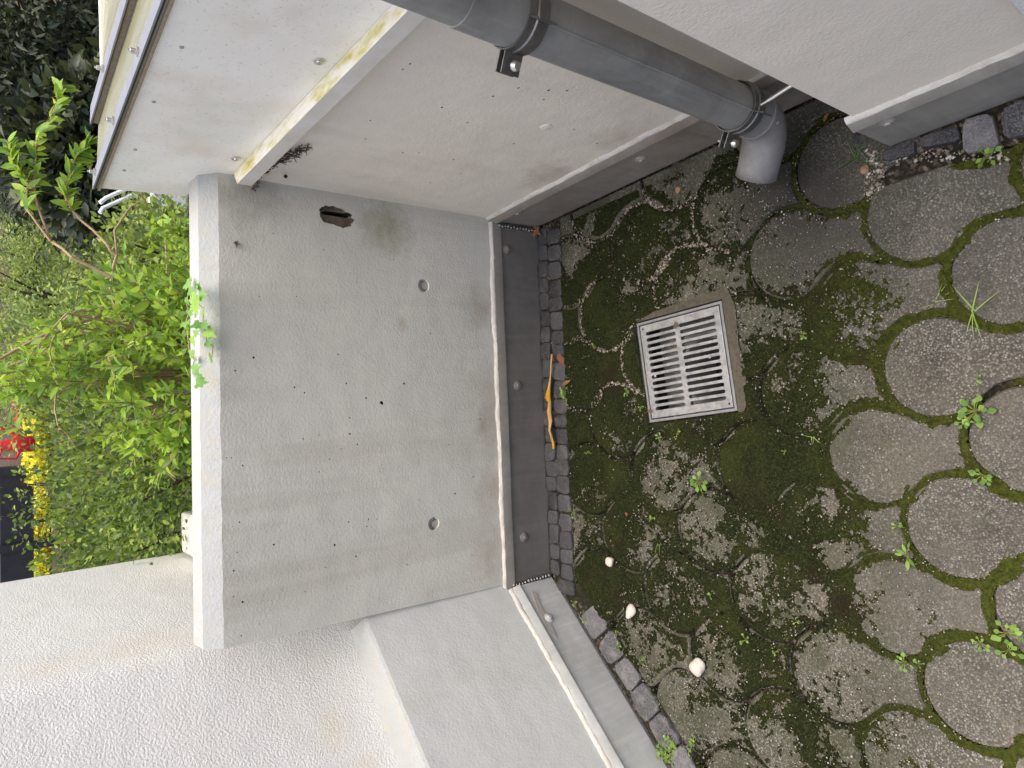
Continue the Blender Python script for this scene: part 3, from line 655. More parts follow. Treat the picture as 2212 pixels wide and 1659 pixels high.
Q = np.stack([idx[:-1, :-1], idx[:-1, 1:], idx[1:, 1:], idx[1:, :-1]], -1)[k4]
XY = np.stack([X + rng.normal(0, .0007, X.shape), Y + rng.normal(0, .0007, X.shape), Z], -1).reshape(-1, 3)
used = np.unique(Q); remap = np.full(nyy * nxx, -1); remap[used] = np.arange(len(used))
moss = stuff(arrays('moss', XY[used], remap[Q], M_moss)); tag(moss, 'dark green moss cushion spreading over the round pavers', 'moss')
# grit lying on the moss and along the joints
def scatter(n, weight, rmin, rmax, seed):
    r = np.random.default_rng(seed); out = []
    while len(out) < n:
        x = r.uniform(-1., .7, 4000); y = r.uniform(.15, 1.7, 4000); ok = inyard(x, y, .003) & (r.random(4000) < weight(x, y))
        out += list(zip(x[ok], y[ok]))
    return out[:n]
OCT = np.array([(1, 0, 0), (-1, 0, 0), (0, 1, 0), (0, -1, 0), (0, 0, .7), (0, 0, -.7)]); OF = np.array([(0, 2, 4), (2, 1, 4), (1, 3, 4), (3, 0, 4), (2, 0, 5), (1, 2, 5), (3, 1, 5), (0, 3, 5)])
def pebbles(name, pts, rmin, rmax, mat, z0=0.):
    V = []; Fc = []
    for k, (x, y) in enumerate(pts):
        r = rmin + (rmax - rmin) * random.random() ** 3; a = random.uniform(0, 6.3); s1, s2 = random.uniform(.7, 1.3), random.uniform(.6, 1.1)
        p = OCT * np.array([r * s1, r * s2, r * .8]) * rng.uniform(.8, 1.2, (6, 1)); ca, sa = math.cos(a), math.sin(a)
        p = np.stack([p[:, 0] * ca - p[:, 1] * sa + x, p[:, 0] * sa + p[:, 1] * ca + y, p[:, 2] + z0 + r * .3], -1); V.append(p); Fc.append(OF + 6 * k)
    return stuff(arrays(name, np.concatenate(V), np.concatenate(Fc), mat, None, True))
def wgt(x, y):
    f_, j_ = moss_field(x, y); return np.clip(.08 + .75 * (np.abs(f_) < .2) + .25 * (f_ > 0) * (vnoise(x, y, 25, 5, 2) > .55) - .3 * (y < .6), .02, 1)
tag(pebbles('grit', scatter(16000, wgt, 0, 0, 2), .0009, .0029, M_grit, .0042), 'pale grit scattered over moss and pavers', 'grit')
def wj(x, y):
    return np.where((edge_dist(x, y) < .0055) & (y > .95) & (x > .05), vnoise(x, y, 6, 90, 2) ** 1.5, 0)
tag(pebbles('joint_gravel', scatter(1300, wj, 0, 0, 8), .0016, .0046, M_grit, .001), 'pale fine gravel lying in the joints around the drain', 'gravel')
gp = [on_z(random.uniform(1868, 1910), random.uniform(325, 440))[:2] for _ in range(220)] + [on_z(random.uniform(1905, 2180), random.uniform(325, 350))[:2] for _ in range(120)]
tag(pebbles('corner_gravel', gp, .002, .006, M_grit, .0), 'loose gravel between cobbles and pavers at the house corner', 'gravel')

# ------------------------------------------------------------------ cobble edgings
def cobble(parent, quad, z, h=.05, j=.004, mat=None):
    q = [np.array(p) + rng.normal(0, j, 2) for p in quad]; c = sum(q) / 4; V = []
    ring = []
    for a in range(4):
        p, n2 = q[a], q[(a + 1) % 4]; ring += [p * .86 + n2 * .14, (p + n2) / 2 + (np.array((p + n2) / 2) - c) * random.uniform(-.02, .06), p * .14 + n2 * .86]
    k = len(ring); tilt = rng.normal(0, .05, 2)
    zz = lambda p: z + (p - c) @ tilt
    for sc, dz in ((1., -h), (1.0, -.006), (.955, -.0012)):
        for p in ring: r = c + (p - c) * sc; V.append((r[0], r[1], zz(r) + dz + random.uniform(-.0008, .0008)))
    for p in ring: r = c + (p - c) * .62; V.append((r[0], r[1], zz(r) + random.uniform(-.0012, .0016)))
    V.append((c[0], c[1], z + random.uniform(-.0012, .002)))
    F = [(l * k + a, l * k + (a + 1) % k, (l + 1) * k + (a + 1) % k, (l + 1) * k + a) for l in range(3) for a in range(k)] + [(3 * k + a, 3 * k + (a + 1) % k, 4 * k) for a in range(k)]
    return mk('cobble', MB().add(V, F), mat or M_cob, parent)
def strip_bed(name, F, a0, a1, d0, d1, label, z=-.012):
    return struct(mk(name, MB().add([F.p(a0, d0, z), F.p(a1, d0, z), F.p(a1, d1, z), F.p(a0, d1, z)], [(0, 1, 2, 3)]), M_joint), label)
eb = strip_bed('cobble_edging', FB, .0, 1.15, .0, .115, 'double row of small dark cobbles along the back wall', -.008)
for (d0, d1, off) in ((.004, .047, 0.), (.052, .109, .014)):
    a = off
    while a < 1.155:
        L = random.uniform(.047, .062); w = 1. if a > .25 else .75 + a
        if not (d0 < .01 and a > 1.09) and not (d0 > .01 and a > 1.2):
            cobble(eb, [FB.p(a + .0015, d1, 0)[:2], FB.p(a + L - .0015, d1, 0)[:2], FB.p(a + L - .0015, d0, 0)[:2], FB.p(a + .0015, d0, 0)[:2]], .0015 + random.uniform(-.003, .003), j=.0022)
        a += L
el = strip_bed('cobble_edging', FL, .08, 2., .0, .108, 'single row of grey granite cobbles along the splayed left wall', -.009)
a = .165
while a < 1.3:
    L = random.uniform(.082, .1)
    cobble(el, [FL.p(a + .004, .104, 0)[:2], FL.p(a + L - .003, .104, 0)[:2], FL.p(a + L - .003, .024, 0)[:2], FL.p(a + .004, .024, 0)[:2]], .008 + random.uniform(-.003, .003), j=.004, mat=M_cob_lit); a += L
en = struct(mk('cobble_edging', MB().add([(.47, -.3, -.0085), (.72, -.3, -.0085), (.72, .62, -.0085), (.47, .62, -.0085)], [(0, 1, 2, 3)]), M_joint), 'loose cobbles at the foot of the near house corner')
for quad in ([(1905, 327), (1978, 303), (1980, 328), (1912, 352)], [(1984, 302), (2070, 274), (2076, 302), (1992, 325)], [(2080, 262), (2140, 245), (2166, 320), (2084, 338)], [(2166, 238), (2235, 205), (2235, 295), (2170, 300)], [(1822, 258), (1862, 268), (1880, 315), (1832, 315)]):
    cobble(en, [on_z(x, y)[:2] for x, y in quad], .010 if quad[0][0] > 1900 else -.002, j=.002, mat=M_cob_lit if quad[0][0] > 2000 else M_cob)

# ------------------------------------------------------------------ drain
dr = thing('drain_grate', 'square galvanised drain grate with two columns of slots set in the mossy pavers', 'drain', ((GX0 + GX1) / 2, (GY0 + GY1) / 2, 0))
zt, b = .004, .007
mb = MB()
for (x0, x1, y0, y1) in ((GX0, GX1, GY0, GY0 + b), (GX0, GX1, GY1 - b, GY1), (GX0, GX0 + b, GY0 + b, GY1 - b), (GX1 - b, GX1, GY0 + b, GY1 - b)):
    mb.prism([(x0, y0), (x1, y0), (x1, y1), (x0, y1)], -.03, zt)
mk('frame', mb, M_gframe, dr)
ring = [(GX0 - .004, GY0 - .002), (GX1 + .004, GY0 - .002), (GX1 + .004, GY1 + .0), (GX1 + .020, GY1 - .06), (GX1 + .026, GY0 + .1), (GX1 + .030, GY0 - .02), (GX1 - .02, GY0 - .036), (GX1 - .12, GY0 - .030), (GX0 + .10, GY0 - .038), (GX0 + .02, GY0 - .032), (GX0 - .012, GY0 - .014)]
mk('concrete_collar', MB().prism(ring, -.03, .0042), M_collar, dr)
g0x, g1x, g0y, g1y = GX0 + b + .003, GX1 - b - .003, GY0 + b + .003, GY1 - b - .003
mb = MB().prism([(g0x, g0y), (g1x, g0y), (g1x, g1y), (g0x, g1y)], zt - .013, zt + .0005)
gr = mk('grate', mb, M_grate, dr, bevel=.0012)
cut = MB(); nslot = 13; wX = (g1x - g0x - .034) / nslot
for k in range(nslot):
    xc = g0x + .017 + wX * (k + .5)
    for (y0, y1) in ((g0y + .016, (g0y + g1y) / 2 - .002), ((g0y + g1y) / 2 + .012, g1y - .018)):
        r = wX * .29; P = [(xc + r * math.cos(t), y1 - r + r * math.sin(t)) for t in (math.pi * q / 6 for q in range(7))] + [(xc + r * math.cos(t), y0 + r + r * math.sin(t)) for t in (math.pi + math.pi * q / 6 for q in range(7))]
        cut.prism(P, zt - .03, zt + .03)
for (x, y) in ((g0x + .010, g0y + .010), (g1x - .010, g1y - .010)): cut.prism([(x + .003 * math.cos(t), y + .003 * math.sin(t)) for t in (2 * math.pi * q / 10 for q in range(10))], zt - .03, zt + .03)
boolean(gr, cut, M_gframe)
for (x, y, r) in [(.5, .5, .0038), (.20, .5, .0032), (.8, .5, .0036), (.36, .5, .0034), (.1, .49, .0034), (.52, .18, .004), (.44, .88, .004), (.3, .06, .0038), (.62, .06, .0036), (.55, .95, .0035), (.33, .95, .0034), (.93, .07, .0036)]:
    mk('pin', MB().lathe((g0x + (g1x - g0x) * x, g0y + (g1y - g0y) * y, zt), (0, 0, 1), [(r, 0), (r * .95, .0014), (r * .6, .0022), (r * .2, .002)], 12), M_grate, gr, smooth=True)
mb = MB(); d_ = -.26
for (x0, x1, y0, y1) in ((GX0 - .02, GX1 + .02, GY0 - .02, GY0 + .004), (GX0 - .02, GX1 + .02, GY1 - .004, GY1 + .02), (GX0 - .02, GX0 + .004, GY0 + .004, GY1 - .004), (GX1 - .004, GX1 + .02, GY0 + .004, GY1 - .004)):
    mb.prism([(x0, y0), (x1, y0), (x1, y1), (x0, y1)], d_, -.031)
mb.prism([(GX0, GY0), (GX1, GY0), (GX1, GY1), (GX0, GY1)], d_ - .02, d_ - .001); mk('shaft', mb, M_shaft, dr)
mb = MB(); n = 36; cx_, cy_ = .17, 1.125; V = []
for (r, z, sq) in ((.16, -.085, 1), (.088, -.10, 0), (.082, -.11, 0), (.078, -.25, 0)):
    for t in range(n):
        q = 2 * math.pi * t / n; c_, s_ = math.cos(q), math.sin(q)
        if sq: mxx = max(abs(c_), abs(s_)); V.append((min(max((GX0 + GX1) / 2 + .138 * c_ / mxx, GX0 + .005), GX1 - .005), min(max((GY0 + GY1) / 2 + .137 * s_ / mxx, GY0 + .005), GY1 - .005), z))
        else: V.append((cx_ + r * c_, cy_ + r * s_, z))
mb.add(V, [(l * n + t, l * n + (t + 1) % n, (l + 1) * n + (t + 1) % n, (l + 1) * n + t) for l in range(3) for t in range(n)]); mk('funnel', mb, M_pvc, dr, smooth=True)

# ------------------------------------------------------------------ downpipe
PX, PY, PR = .657, .728, .045
dp = thing('downpipe', 'grey zinc downpipe with two clamps and a curved spout at its foot', 'downpipe', (PX, PY, 0))
zc = on_x(1605, 245, PX)[2]
def vtube(z0, z1, r, n=40): return MB().tube([(PX, PY, z0 + (z1 - z0) * i / 8) for i in range(9)], r, n)
mk('pipe', vtube(zc + .02, 2.25, PR), M_pipe, dr, smooth=True)
zs = on_x(1000, 20, PX)[2]
mb = vtube(zs - .10, zs + .03, PR + .0028); mk('sleeve', mb, M_pipe, dr, smooth=True)
mk('pipe_seam', MB().tube([(PX - PR * .55, PY - PR * .84, zc + .03), (PX - PR * .55, PY - PR * .84, 1.6)], .0022, 6), M_pipe, dr, smooth=True)
# elbow: vertical, then bending towards the drain
od = Vector((-.115, .085, 0)).normalized(); path = []; rb = .080; z1 = zc - .032
path += [Vector((PX, PY, zc + .045)), Vector((PX, PY, zc + .02)), Vector((PX, PY, z1))]
th_ = math.radians(72)
for i in range(1, 13):
    t = th_ * i / 12; path.append(Vector((PX, PY, z1)) + od * rb * (1 - math.cos(t)) + Vector((0, 0, -rb * math.sin(t))))
e_ = (od * math.sin(th_) + Vector((0, 0, -math.cos(th_)))); path += [path[-1] + e_ * q for q in (.02, .045, .066)]
rr = [PR + .0022] * 2 + [PR + .0024] + [PR + .0016] * 12 + [PR + .001, PR + .0005, PR + .0005]
el_ = mk('spout_elbow', MB().tube(path, rr, 40, caps=False), M_elbow, dr, smooth=True); md = el_.modifiers.new('sheet', 'SOLIDIFY'); md.thickness = .0018; md.offset = -1
mk('rivet', MB().lathe(Vector((PX, PY, zc - .05)) + Vector((-.62, -.78, 0)) * (PR + .0035), (-.62, -.78, 0), [(.0045, -.001), (.0042, .0015), (.0015, .003)], 12), M_steel, dr, smooth=True)
mk('coupling_ring', vtube(zc - .036, zc - .030, PR + .0056), M_elbow, dr, smooth=True)
def clamp(z, rod):
    mb = MB(); r0 = PR + .004; hgt = .019; n = 48; V = []
    ring = [(r0, -hgt), (r0 + .0022, -hgt), (r0 + .0022, -.006), (r0 + .0045, -.004), (r0 + .0045, .004), (r0 + .0022, .006), (r0 + .0022, hgt), (r0, hgt)]
    for t in range(n):
        q = 2 * math.pi * t / n
        for (r, h) in ring: V.append((PX + r * math.cos(q), PY + r * math.sin(q), z + h))
    m = len(ring); mb.add(V, [(t * m + a, t * m + (a + 1) % m, ((t + 1) % n) * m + (a + 1) % m, ((t + 1) % n) * m + a) for t in range(n) for a in range(m)])
    cl = mk('clamp', mb, M_clamp, dp_, smooth=True)
    fd = Vector((-.86, .5, 0)).normalized(); sd_ = Vector((-fd.y, fd.x, 0)); ang = math.atan2(fd.y, fd.x)       # ears point into the yard
    for s in (-1, 1):
        c = Vector((PX, PY, z)) + fd * (r0 + .016) + sd_ * s * .0065
        mb = MB().box(c, (.036, .0024, .036), ang); mk('ear', mb, M_clamp, cl, bevel=.0008)
    c = Vector((PX, PY, z)) + fd * (r0 + .020)
    mk('clamp_bolt', MB().tube([c - sd_ * .024, c + sd_ * .014], .003, 10), M_steel, cl, smooth=True)
    mk('bolt_eye', MB().lathe(c + sd_ * .014, sd_, [(.0085, 0), (.0085, .006), (.006, .009), (.003, .009)], 16), M_steel, cl, smooth=True)
    bd = Vector((.75, -.66, 0)).normalized(); ab = math.atan2(bd.y, bd.x)
    mk('rear_lug', MB().box(Vector((PX, PY, z)) + Vector((-.55, -.83, 0)) * (r0 + .010), (.026, .003, .034), math.atan2(-.83, -.55)), M_clamp, cl, bevel=.0008)
    if rod: mk('wall_rod', MB().tube([Vector((PX, PY, z)) + Vector((-.3, -.95, 0)) * (r0 + .004), Vector((.66, .535, z))], .0045, 10), M_steel, cl, smooth=True)
    return cl
dp_ = dp
clamp(on_x(1605, 235, PX)[2] + .012, True); clamp(on_x(1085, 40, PX)[2] - .02, False)

# ------------------------------------------------------------------ leaves
def leaf_shape(ws, fold=.25, droop=.15, ts=None):
    ts = ts or [i / (len(ws) - 1) for i in range(len(ws))]; V = []; F = []
    for t, w in zip(ts, ws):
        z = -droop * t * t; V += [(-w, t, z + fold * w), (0, t, z), (w, t, z + fold * w)]
    for i in range(len(ws) - 1):
        a = i * 3; F += [(a, a + 1, a + 4, a + 3), (a + 1, a + 2, a + 5, a + 4)]
    return np.array(V), np.array(F)
OVATE = [leaf_shape([.01, .15, .205, .195, .115, .003], .3, d, [0, .14, .36, .56, .8, 1]) for d in (.05, .2, .35, -.1)]
SMALL = leaf_shape([.02, .26, .22, .01], .3, .15)
ROUND = leaf_shape([.06, .34, .44, .3, .05], .12, .05)
LEAFY = leaf_shape([.02, .13, .11, .01], .3, .25)
NARROW = leaf_shape([.01, .06, .05, .004], .2, .3)
def lobed():
    pts = [(0, 0), (.3, -.12), (.5, .12), (.33, .3), (.42, .58), (.16, .56), (0, 1.), (-.16, .56), (-.42, .58), (-.33, .3), (-.5, .12), (-.3, -.12)]
    V = [(0, .3, .02)] + [(x, y, .10 * abs(x) - .12 * max(0, y - .4)) for x, y in pts]
    return np.array(V), np.array([(0, i, i % 12 + 1) for i in range(1, 13)])
LOBED = lobed()
def frame(d, up):
    d = d / (np.linalg.norm(d, axis=-1, keepdims=True) + 1e-9); x = np.cross(d, up); x = x / (np.linalg.norm(x, axis=-1, keepdims=True) + 1e-9); z = np.cross(x, d)
    return np.stack([x, d, z], -1)
def leaves_obj(name, shape, pos, d, up, size, mat, parent=None):
    V0, F0 = shape; pos = np.asarray(pos, float); Rm = frame(np.asarray(d, float), np.asarray(up, float)); size = np.asarray(size, float)
    V = np.einsum('nij,kj->nki', Rm, V0) * size[:, None, None] + pos[:, None, :]
    F = F0[None] + (np.arange(len(pos)) * len(V0))[:, None, None]
    return arrays(name, V.reshape(-1, 3), F.reshape(-1, F0.shape[1]), mat, parent)
LEAFMESH = {}
def leaf_one(name, shape, key, pos, d, up, size, mat, parent):
    if key not in LEAFMESH:
        me = bpy.data.meshes.new(name); me.from_pydata(shape[0].tolist(), [], shape[1].tolist()); me.materials.append(mat)
        me.polygons.foreach_set('use_smooth', [True] * len(me.polygons)); LEAFMESH[key] = me
    o = bpy.data.objects.new(name, LEAFMESH[key]); link(o, parent)
    M = Matrix(frame(np.array(d, float), np.array(up, float)).tolist()).to_4x4(); o.matrix_basis = Matrix.Translation(Vector(pos)) @ M @ Matrix.Scale(size, 4); return o
def unit(v): return v / np.linalg.norm(v)
def sprig(base, dr_, L, pairs, leaf, curve=None):
    """opposite leaf pairs along a bending twig -> path, leaves"""
    base = np.array(base, float); dr_ = unit(np.array(dr_, float)); curve = np.array(curve if curve is not None else rng.normal(0, .35, 3)); path = [base]; out = []; roll = random.uniform(0, 3)
    for k in range(pairs):
        t = (k + 1) / pairs; dd = unit(dr_ + curve * t); path.append(path[-1] + dd * L / pairs)
        side = unit(np.cross(dd, [.13, .2, .97])); s2 = np.cross(side, dd); roll += math.pi / 2 + random.uniform(-.3, .3)
        sz = leaf * (1.05 - .45 * t) * random.uniform(.8, 1.15)
        for sg in (0, math.pi):
            q = roll + sg; o = side * math.cos(q) + s2 * math.sin(q); ld = unit(o * (1 - .45 * t) + dd * (.45 + .7 * t) + np.array([0, 0, random.uniform(-.25, .1)]))
            out.append((path[-1], ld, unit(np.array([0, 0, 1.]) + rng.normal(0, .35, 3) + dd * .3), sz))
    out.append((path[-1], dr_ + curve, np.array([0, -.6, .8]), leaf * .5)); return path, out

# ------------------------------------------------------------------ bright shrub leaning over the wall
sh = thing('flowering_shrub', 'bright green leafy shrub with tan arching branches just behind the concrete wall', 'shrub', (.45, 2.6, gz(.45, 2.6)))
root = np.array([.42, 2.62, gz(.45, 2.6)]); LV = []; stems = MB()
def zp(px, py, Y): return on_y(px * .25, 378 + py * .25, Y)
def branch(pts, Y, r0, r1, sub=True):
    P = [zp(x, y, Y + dy) for x, y, dy in pts]; k = len(P); Q = []
    for i in range(k - 1):
        for t in (0, .5): Q.append(P[i] * (1 - t) + P[i + 1] * t + rng.normal(0, .003, 3))
    Q.append(P[-1]); stems.tube(Q, [r0 + (r1 - r0) * i / (len(Q) - 1) for i in range(len(Q))], 6); return Q
B1 = branch([(1100, 1300, .1), (970, 1030, 0), (955, 880, 0), (1000, 700, 0), (900, 590, 0), (700, 390, .05), (580, 220, .05), (600, 0, .1), (690, -180, .1), (800, -330, .1)], 2.35, .0055, .002)
B2 = branch([(955, 880, 0), (640, 700, 0), (440, 560, .05), (330, 300, .05), (290, 50, .1), (330, -330, .1), (480, -560, .1), (560, -780, .1)], 2.35, .005, .0018)
B3 = branch([(440, 560, .05), (240, 300, .05), (240, 50, .1), (110, -120, .1), (60, -300, .1)], 2.35, .004, .0016)
branch([(1000, 700, 0), (1000, 500, 0), (1080, 320, 0), (1210, 230, 0)], 2.35, .004, .002)
branch([(1500, 1250, .1), (1440, 900, 0), (1425, 600, 0), (1440, 400, 0)], 2.25, .004, .002)
branch([(1300, 1150, .1), (870, 1200, 0), (600, 1310, 0), (370, 1400, 0), (0, 1580, 0), (-400, 1800, 0)], 2.5, .007, .004)
branch([(1250, 1120, .1), (950, 1150, 0), (740, 1170, 0), (560, 1230, 0), (370, 1400, .1)], 2.5, .005, .003)
branch([(900, 1900, .1), (560, 1470, 0), (300, 1550, 0), (0, 1680, 0)], 2.6, .006, .004)
branch([(1500, 1700, .1), (1100, 1650, 0), (850, 1750, 0), (480, 1900, 0), (500, 2150, 0), (650, 2350, .1)], 2.4, .004, .002)
for Q, lf in ((B1[11:], .05), (B2[8:], .048), (B3[2:], .048)):            # leafy sprays on the tall branches
    for i in range(len(Q) - 1):
        for t in (.0, .2, .4, .6, .8):
            p = Q[i] * (1 - t) + Q[i + 1] * t; dd = unit(Q[i + 1] - Q[i]); q = random.uniform(0, 6.3); s1 = unit(np.cross(dd, [0, 1, 0.1])); s2 = np.cross(s1, dd)
            for sg in (0, math.pi): o = s1 * math.cos(q + sg) + s2 * math.sin(q + sg); LV.append((p, unit(o + dd * .5 + np.array([0, 0, -.15])), unit(np.array([0, -.3, 1]) + rng.normal(0, .4, 3)), lf * random.uniform(.65, 1.1)))
calx = [(p, unit(rng.normal(0, 1, 3) + np.array([0, 0, .4])), np.array([0, 0, 1.]), .016) for (p, *_r) in LV if random.random() < .6]
stems.tube([root, root + np.array([.02, -.12, .3]), B1[0]], [.012, .010, .006], 7)
def inpoly(x, y, P):
    c = False
    for i in range(len(P)):
        x1, y1 = P[i - 1]; x2, y2 = P[i]
        if (y1 > y) != (y2 > y) and x < (x2 - x1) * (y - y1) / (y2 - y1) + x1: c = not c
    return c
MASS = [(420, 480), (330, 470), (345, 560), (300, 620), (255, 590), (215, 600), (190, 640), (150, 660), (105, 690), (60, 740), (20, 760), (-40, 800), (-40, 870), (40, 860), (110, 840), (160, 850), (190, 830), (240, 880), (255, 960), (262, 1000), (330, 960), (360, 1010), (425, 1010), (440, 700)]
nsp = 0
while nsp < 340:
    x, y = random.uniform(-40, 430), random.uniform(470, 1010)
    if not inpoly(x, y, MASS): continue
    Yd = random.uniform(2.0, 3.0) if x > 250 else random.uniform(2.2, 3.1)
    if x > 380: Yd = random.uniform(1.98, 2.3)
    p = on_y(x, y, Yd)
    if p[2] < .4: continue
    out_ = unit(np.array([(p[0] - .35) * .7 - .15, (p[1] - 2.7) * .5 - .25, .75]) + rng.normal(0, .28, 3))
    L = random.uniform(.11, .22); path, lv = sprig(p - out_ * L * .8, out_, L, random.choice([5, 6, 7]), random.uniform(.044, .064)); LV += lv
    stems.tube(path, [.0028 - .0018 * i / len(path) for i in range(len(path))], 5)
    if random.random() < .45: bpt = p - out_ * L * .8; stems.tube([bpt, bpt * .6 + root * .4 + np.array([0, 0, .08]), bpt * .3 + root * .7], [.003, .005, .007], 5)
    nsp += 1
mk('branches', stems, M_stem, sh, smooth=True)
dist = [np.linalg.norm(p - EYE) - s * 6 for p, d, u, s in LV]; order = np.argsort(dist)
for k in order[:300]:
    p, d, u, s = LV[k]; v = random.randrange(4); leaf_one('leaf', OVATE[v], ('w', v), p, d, u, s, M_weig, sh)
rest = [LV[k] for k in order[300:]]
for v in range(4):
    sub = rest[v::4]; stuff(leaves_obj('foliage', OVATE[v], [a[0] for a in sub], [a[1] for a in sub], [a[2] for a in sub], [a[3] for a in sub], M_weig, sh))
stuff(leaves_obj('calyxes', NARROW, [a[0] for a in calx] * 2, [unit(a[1] + rng.normal(0, .3, 3)) for a in calx + calx], [a[2] for a in calx] * 2, [a[3] * random.uniform(.8, 1.6) for a in calx + calx], M_calyx, sh))

# ------------------------------------------------------------------ ivy runner on the wall top
iv = thing('ivy_runner', 'ivy runner with lobed leaves trailing over the white wall top', 'ivy', tuple(FB.p(.36, -.05, 1.06)))
ivp = [(413, 600), (402, 612), (424, 618), (408, 628), (430, 626), (414, 642), (432, 640), (404, 655), (427, 655), (440, 668), (420, 672), (407, 678), (402, 695), (418, 700), (438, 700), (405, 716), (420, 722), (444, 716), (416, 742), (446, 738), (410, 765), (460, 748), (420, 778), (416, 800), (457, 772), (426, 812), (404, 800), (424, 828)]
stm = MB(); last = None
for k, (x, y) in enumerate(ivp):
    p = FB.face(x, y, -.035); ztop_ = 1.012 + .026 * (p[0] - .72) / -1.1
    if x < 437: p = on_z(x, y, 1.066 + random.uniform(0, .03))
    else: p = FB.face(x, y, -.018); p = p + np.array([FB.n[0], FB.n[1], .3]) * .015
    d = unit(np.array([random.uniform(-.6, .5), -.55, random.uniform(-.5, .35)])); leaf_one('leaf', LOBED, 'ivy', p, d, unit(np.array([0, -.5, 1.]) + rng.normal(0, .3, 3)), random.uniform(.02, .034), M_ivy, iv)
for seq in ([0, 3, 5, 7, 11, 12, 15, 20, 22, 23, 25, 27], [2, 4, 6, 8, 9, 14, 17, 19, 21, 24]):
    P = []
    for k in seq:
        x, y = ivp[k]; P.append(on_z(x, y, 1.064) if x < 437 else FB.face(x, y, -.018) + np.array([FB.n[0], FB.n[1], .3]) * .008)
    stm.tube(P, .0014, 5)
mk('stem', stm, M_stem, iv, smooth=True)

# ------------------------------------------------------------------ garden beyond the wall
def bush(name, label, cat, px, py, Y, rx, ry, rz, n, leaf, shape, mat, group=None, upb=.5, trunk=True, zoff=0., fill=.55):
    c = on_y(px, py, Y); gx_, gy_ = c[0], c[1]; zb = gz(gx_, gy_)
    t = thing(name, label, cat, (gx_, gy_, zb), group)
    if mat is not M_dark: n = int(n * 1.5); leaf *= .8
    d = rng.normal(0, 1, (n, 3)); d /= np.linalg.norm(d, axis=1, keepdims=True)
    lump = 1 + .28 * np.sin(d[:, 0] * 5 + px) * np.cos(d[:, 2] * 6 + py) + .18 * np.sin(d[:, 1] * 11 + d[:, 0] * 9)
    rr_ = (fill + (1 - fill) * rng.random(n)) ** .8 * lump
    pos = c + d * rr_[:, None] * np.array([rx, ry, rz]); pos[:, 2] = np.maximum(pos[:, 2], np.array([gz(a, b_) for a, b_ in pos[:, :2]]) + .02)
    ld = d + rng.normal(0, .6, (n, 3)) + np.array([0, -.2, .15]); up = np.array([0, -.35, 1.]) + rng.normal(0, upb, (n, 3))
    stuff(leaves_obj('crown', shape, pos, ld, up, leaf * rng.uniform(.6, 1.25, n), mat, t))
    if trunk:
        mb = MB()
        for k in range(5):
            e = c + d[k] * np.array([rx, ry, rz]) * .7; mb.tube([(gx_ + random.uniform(-.05, .05), gy_, zb - .05), (gx_ * .6 + e[0] * .4, gy_ * .6 + e[1] * .4, zb + (e[2] - zb) * .5), e], [.02, .012, .004], 6)
        mk('trunk', mb, M_bark, t, smooth=True)
    return t
bush('hedge_bush', 'dense mid green bush right behind the middle of the concrete wall', 'bush', 385, 900, 3.0, .55, .35, .42, 3600, .035, SMALL, M_hedge)
bush('hedge_bush', 'dark low bush behind the left end of the concrete wall', 'bush', 385, 1110, 3.5, .42, .35, .42, 3600, .036, SMALL, M_hedge)
bush('hedge_bush', 'glossy dark bush in front of the black fence', 'bush', 290, 1180, 4.6, .46, .5, .42, 3600, .05, SMALL, M_hedge)
bush('hedge_bush', 'loose small-leaved bush between the bright shrub and the black fence', 'bush', 265, 985, 4.8, .55, .6, .46, 3800, .04, SMALL, M_hedge)
bush('hedge_bush', 'light green bush above the orange flower patch', 'bush', 40, 800, 7., .55, .5, .45, 1800, .055, SMALL, M_cover)
bush('hedge_bush', 'leafy bush at the top left beside the red garden tool', 'bush', 70, 1100, 5.6, .34, .3, .14, 90, .045, SMALL, M_hedge)
bush('hedge_bush', 'soft green bush rising behind the bright shrub', 'bush', 165, 770, 6.2, .6, .5, .42, 2400, .05, SMALL, M_cover)
bush('hedge_bush', 'shaded green bush low behind the ivy-covered wall top', 'bush', 400, 640, 3.2, .5, .4, .36, 2600, .04, SMALL, M_hedge)
bush('hedge_bush', 'small sapling foliage beside the white garden chair', 'bush', 330, 520, 4.4, .35, .35, .22, 700, .05, SMALL, M_cover)
bush('hedge_bush', 'yellow-green bush at the far left of the garden path', 'bush', 15, 560, 9.5, .8, .7, .5, 1500, .06, SMALL, M_cover)
bush('hedge_bush', 'pale green bush at the far end of the ivy bank', 'bush', 60, 650, 8.6, .9, .6, .6, 2400, .055, SMALL, M_cover)
for (px, py, Y, rx, rz, lab) in ((70, 40, 6.6, 1.3, 1.0, 'dark evergreen tree filling the corner beyond the glazed box'), (110, 230, 7.4, 1.1, .9, 'dark evergreen tree behind the leafy shrub tips'), (40, 330, 9.2, .7, .5, 'dark evergreen tree left of the others beyond the ivy bank'), (190, 330, 6.4, .6, .55, 'low dark evergreen at the edge of the ivy bank')):
    bush('evergreen_tree', lab, 'tree', px, py, Y, rx, .9, rz, 8000, .11, LEAFY if px != 190 else SMALL, M_dark, 'dark evergreen trees', .8, fill=.35)
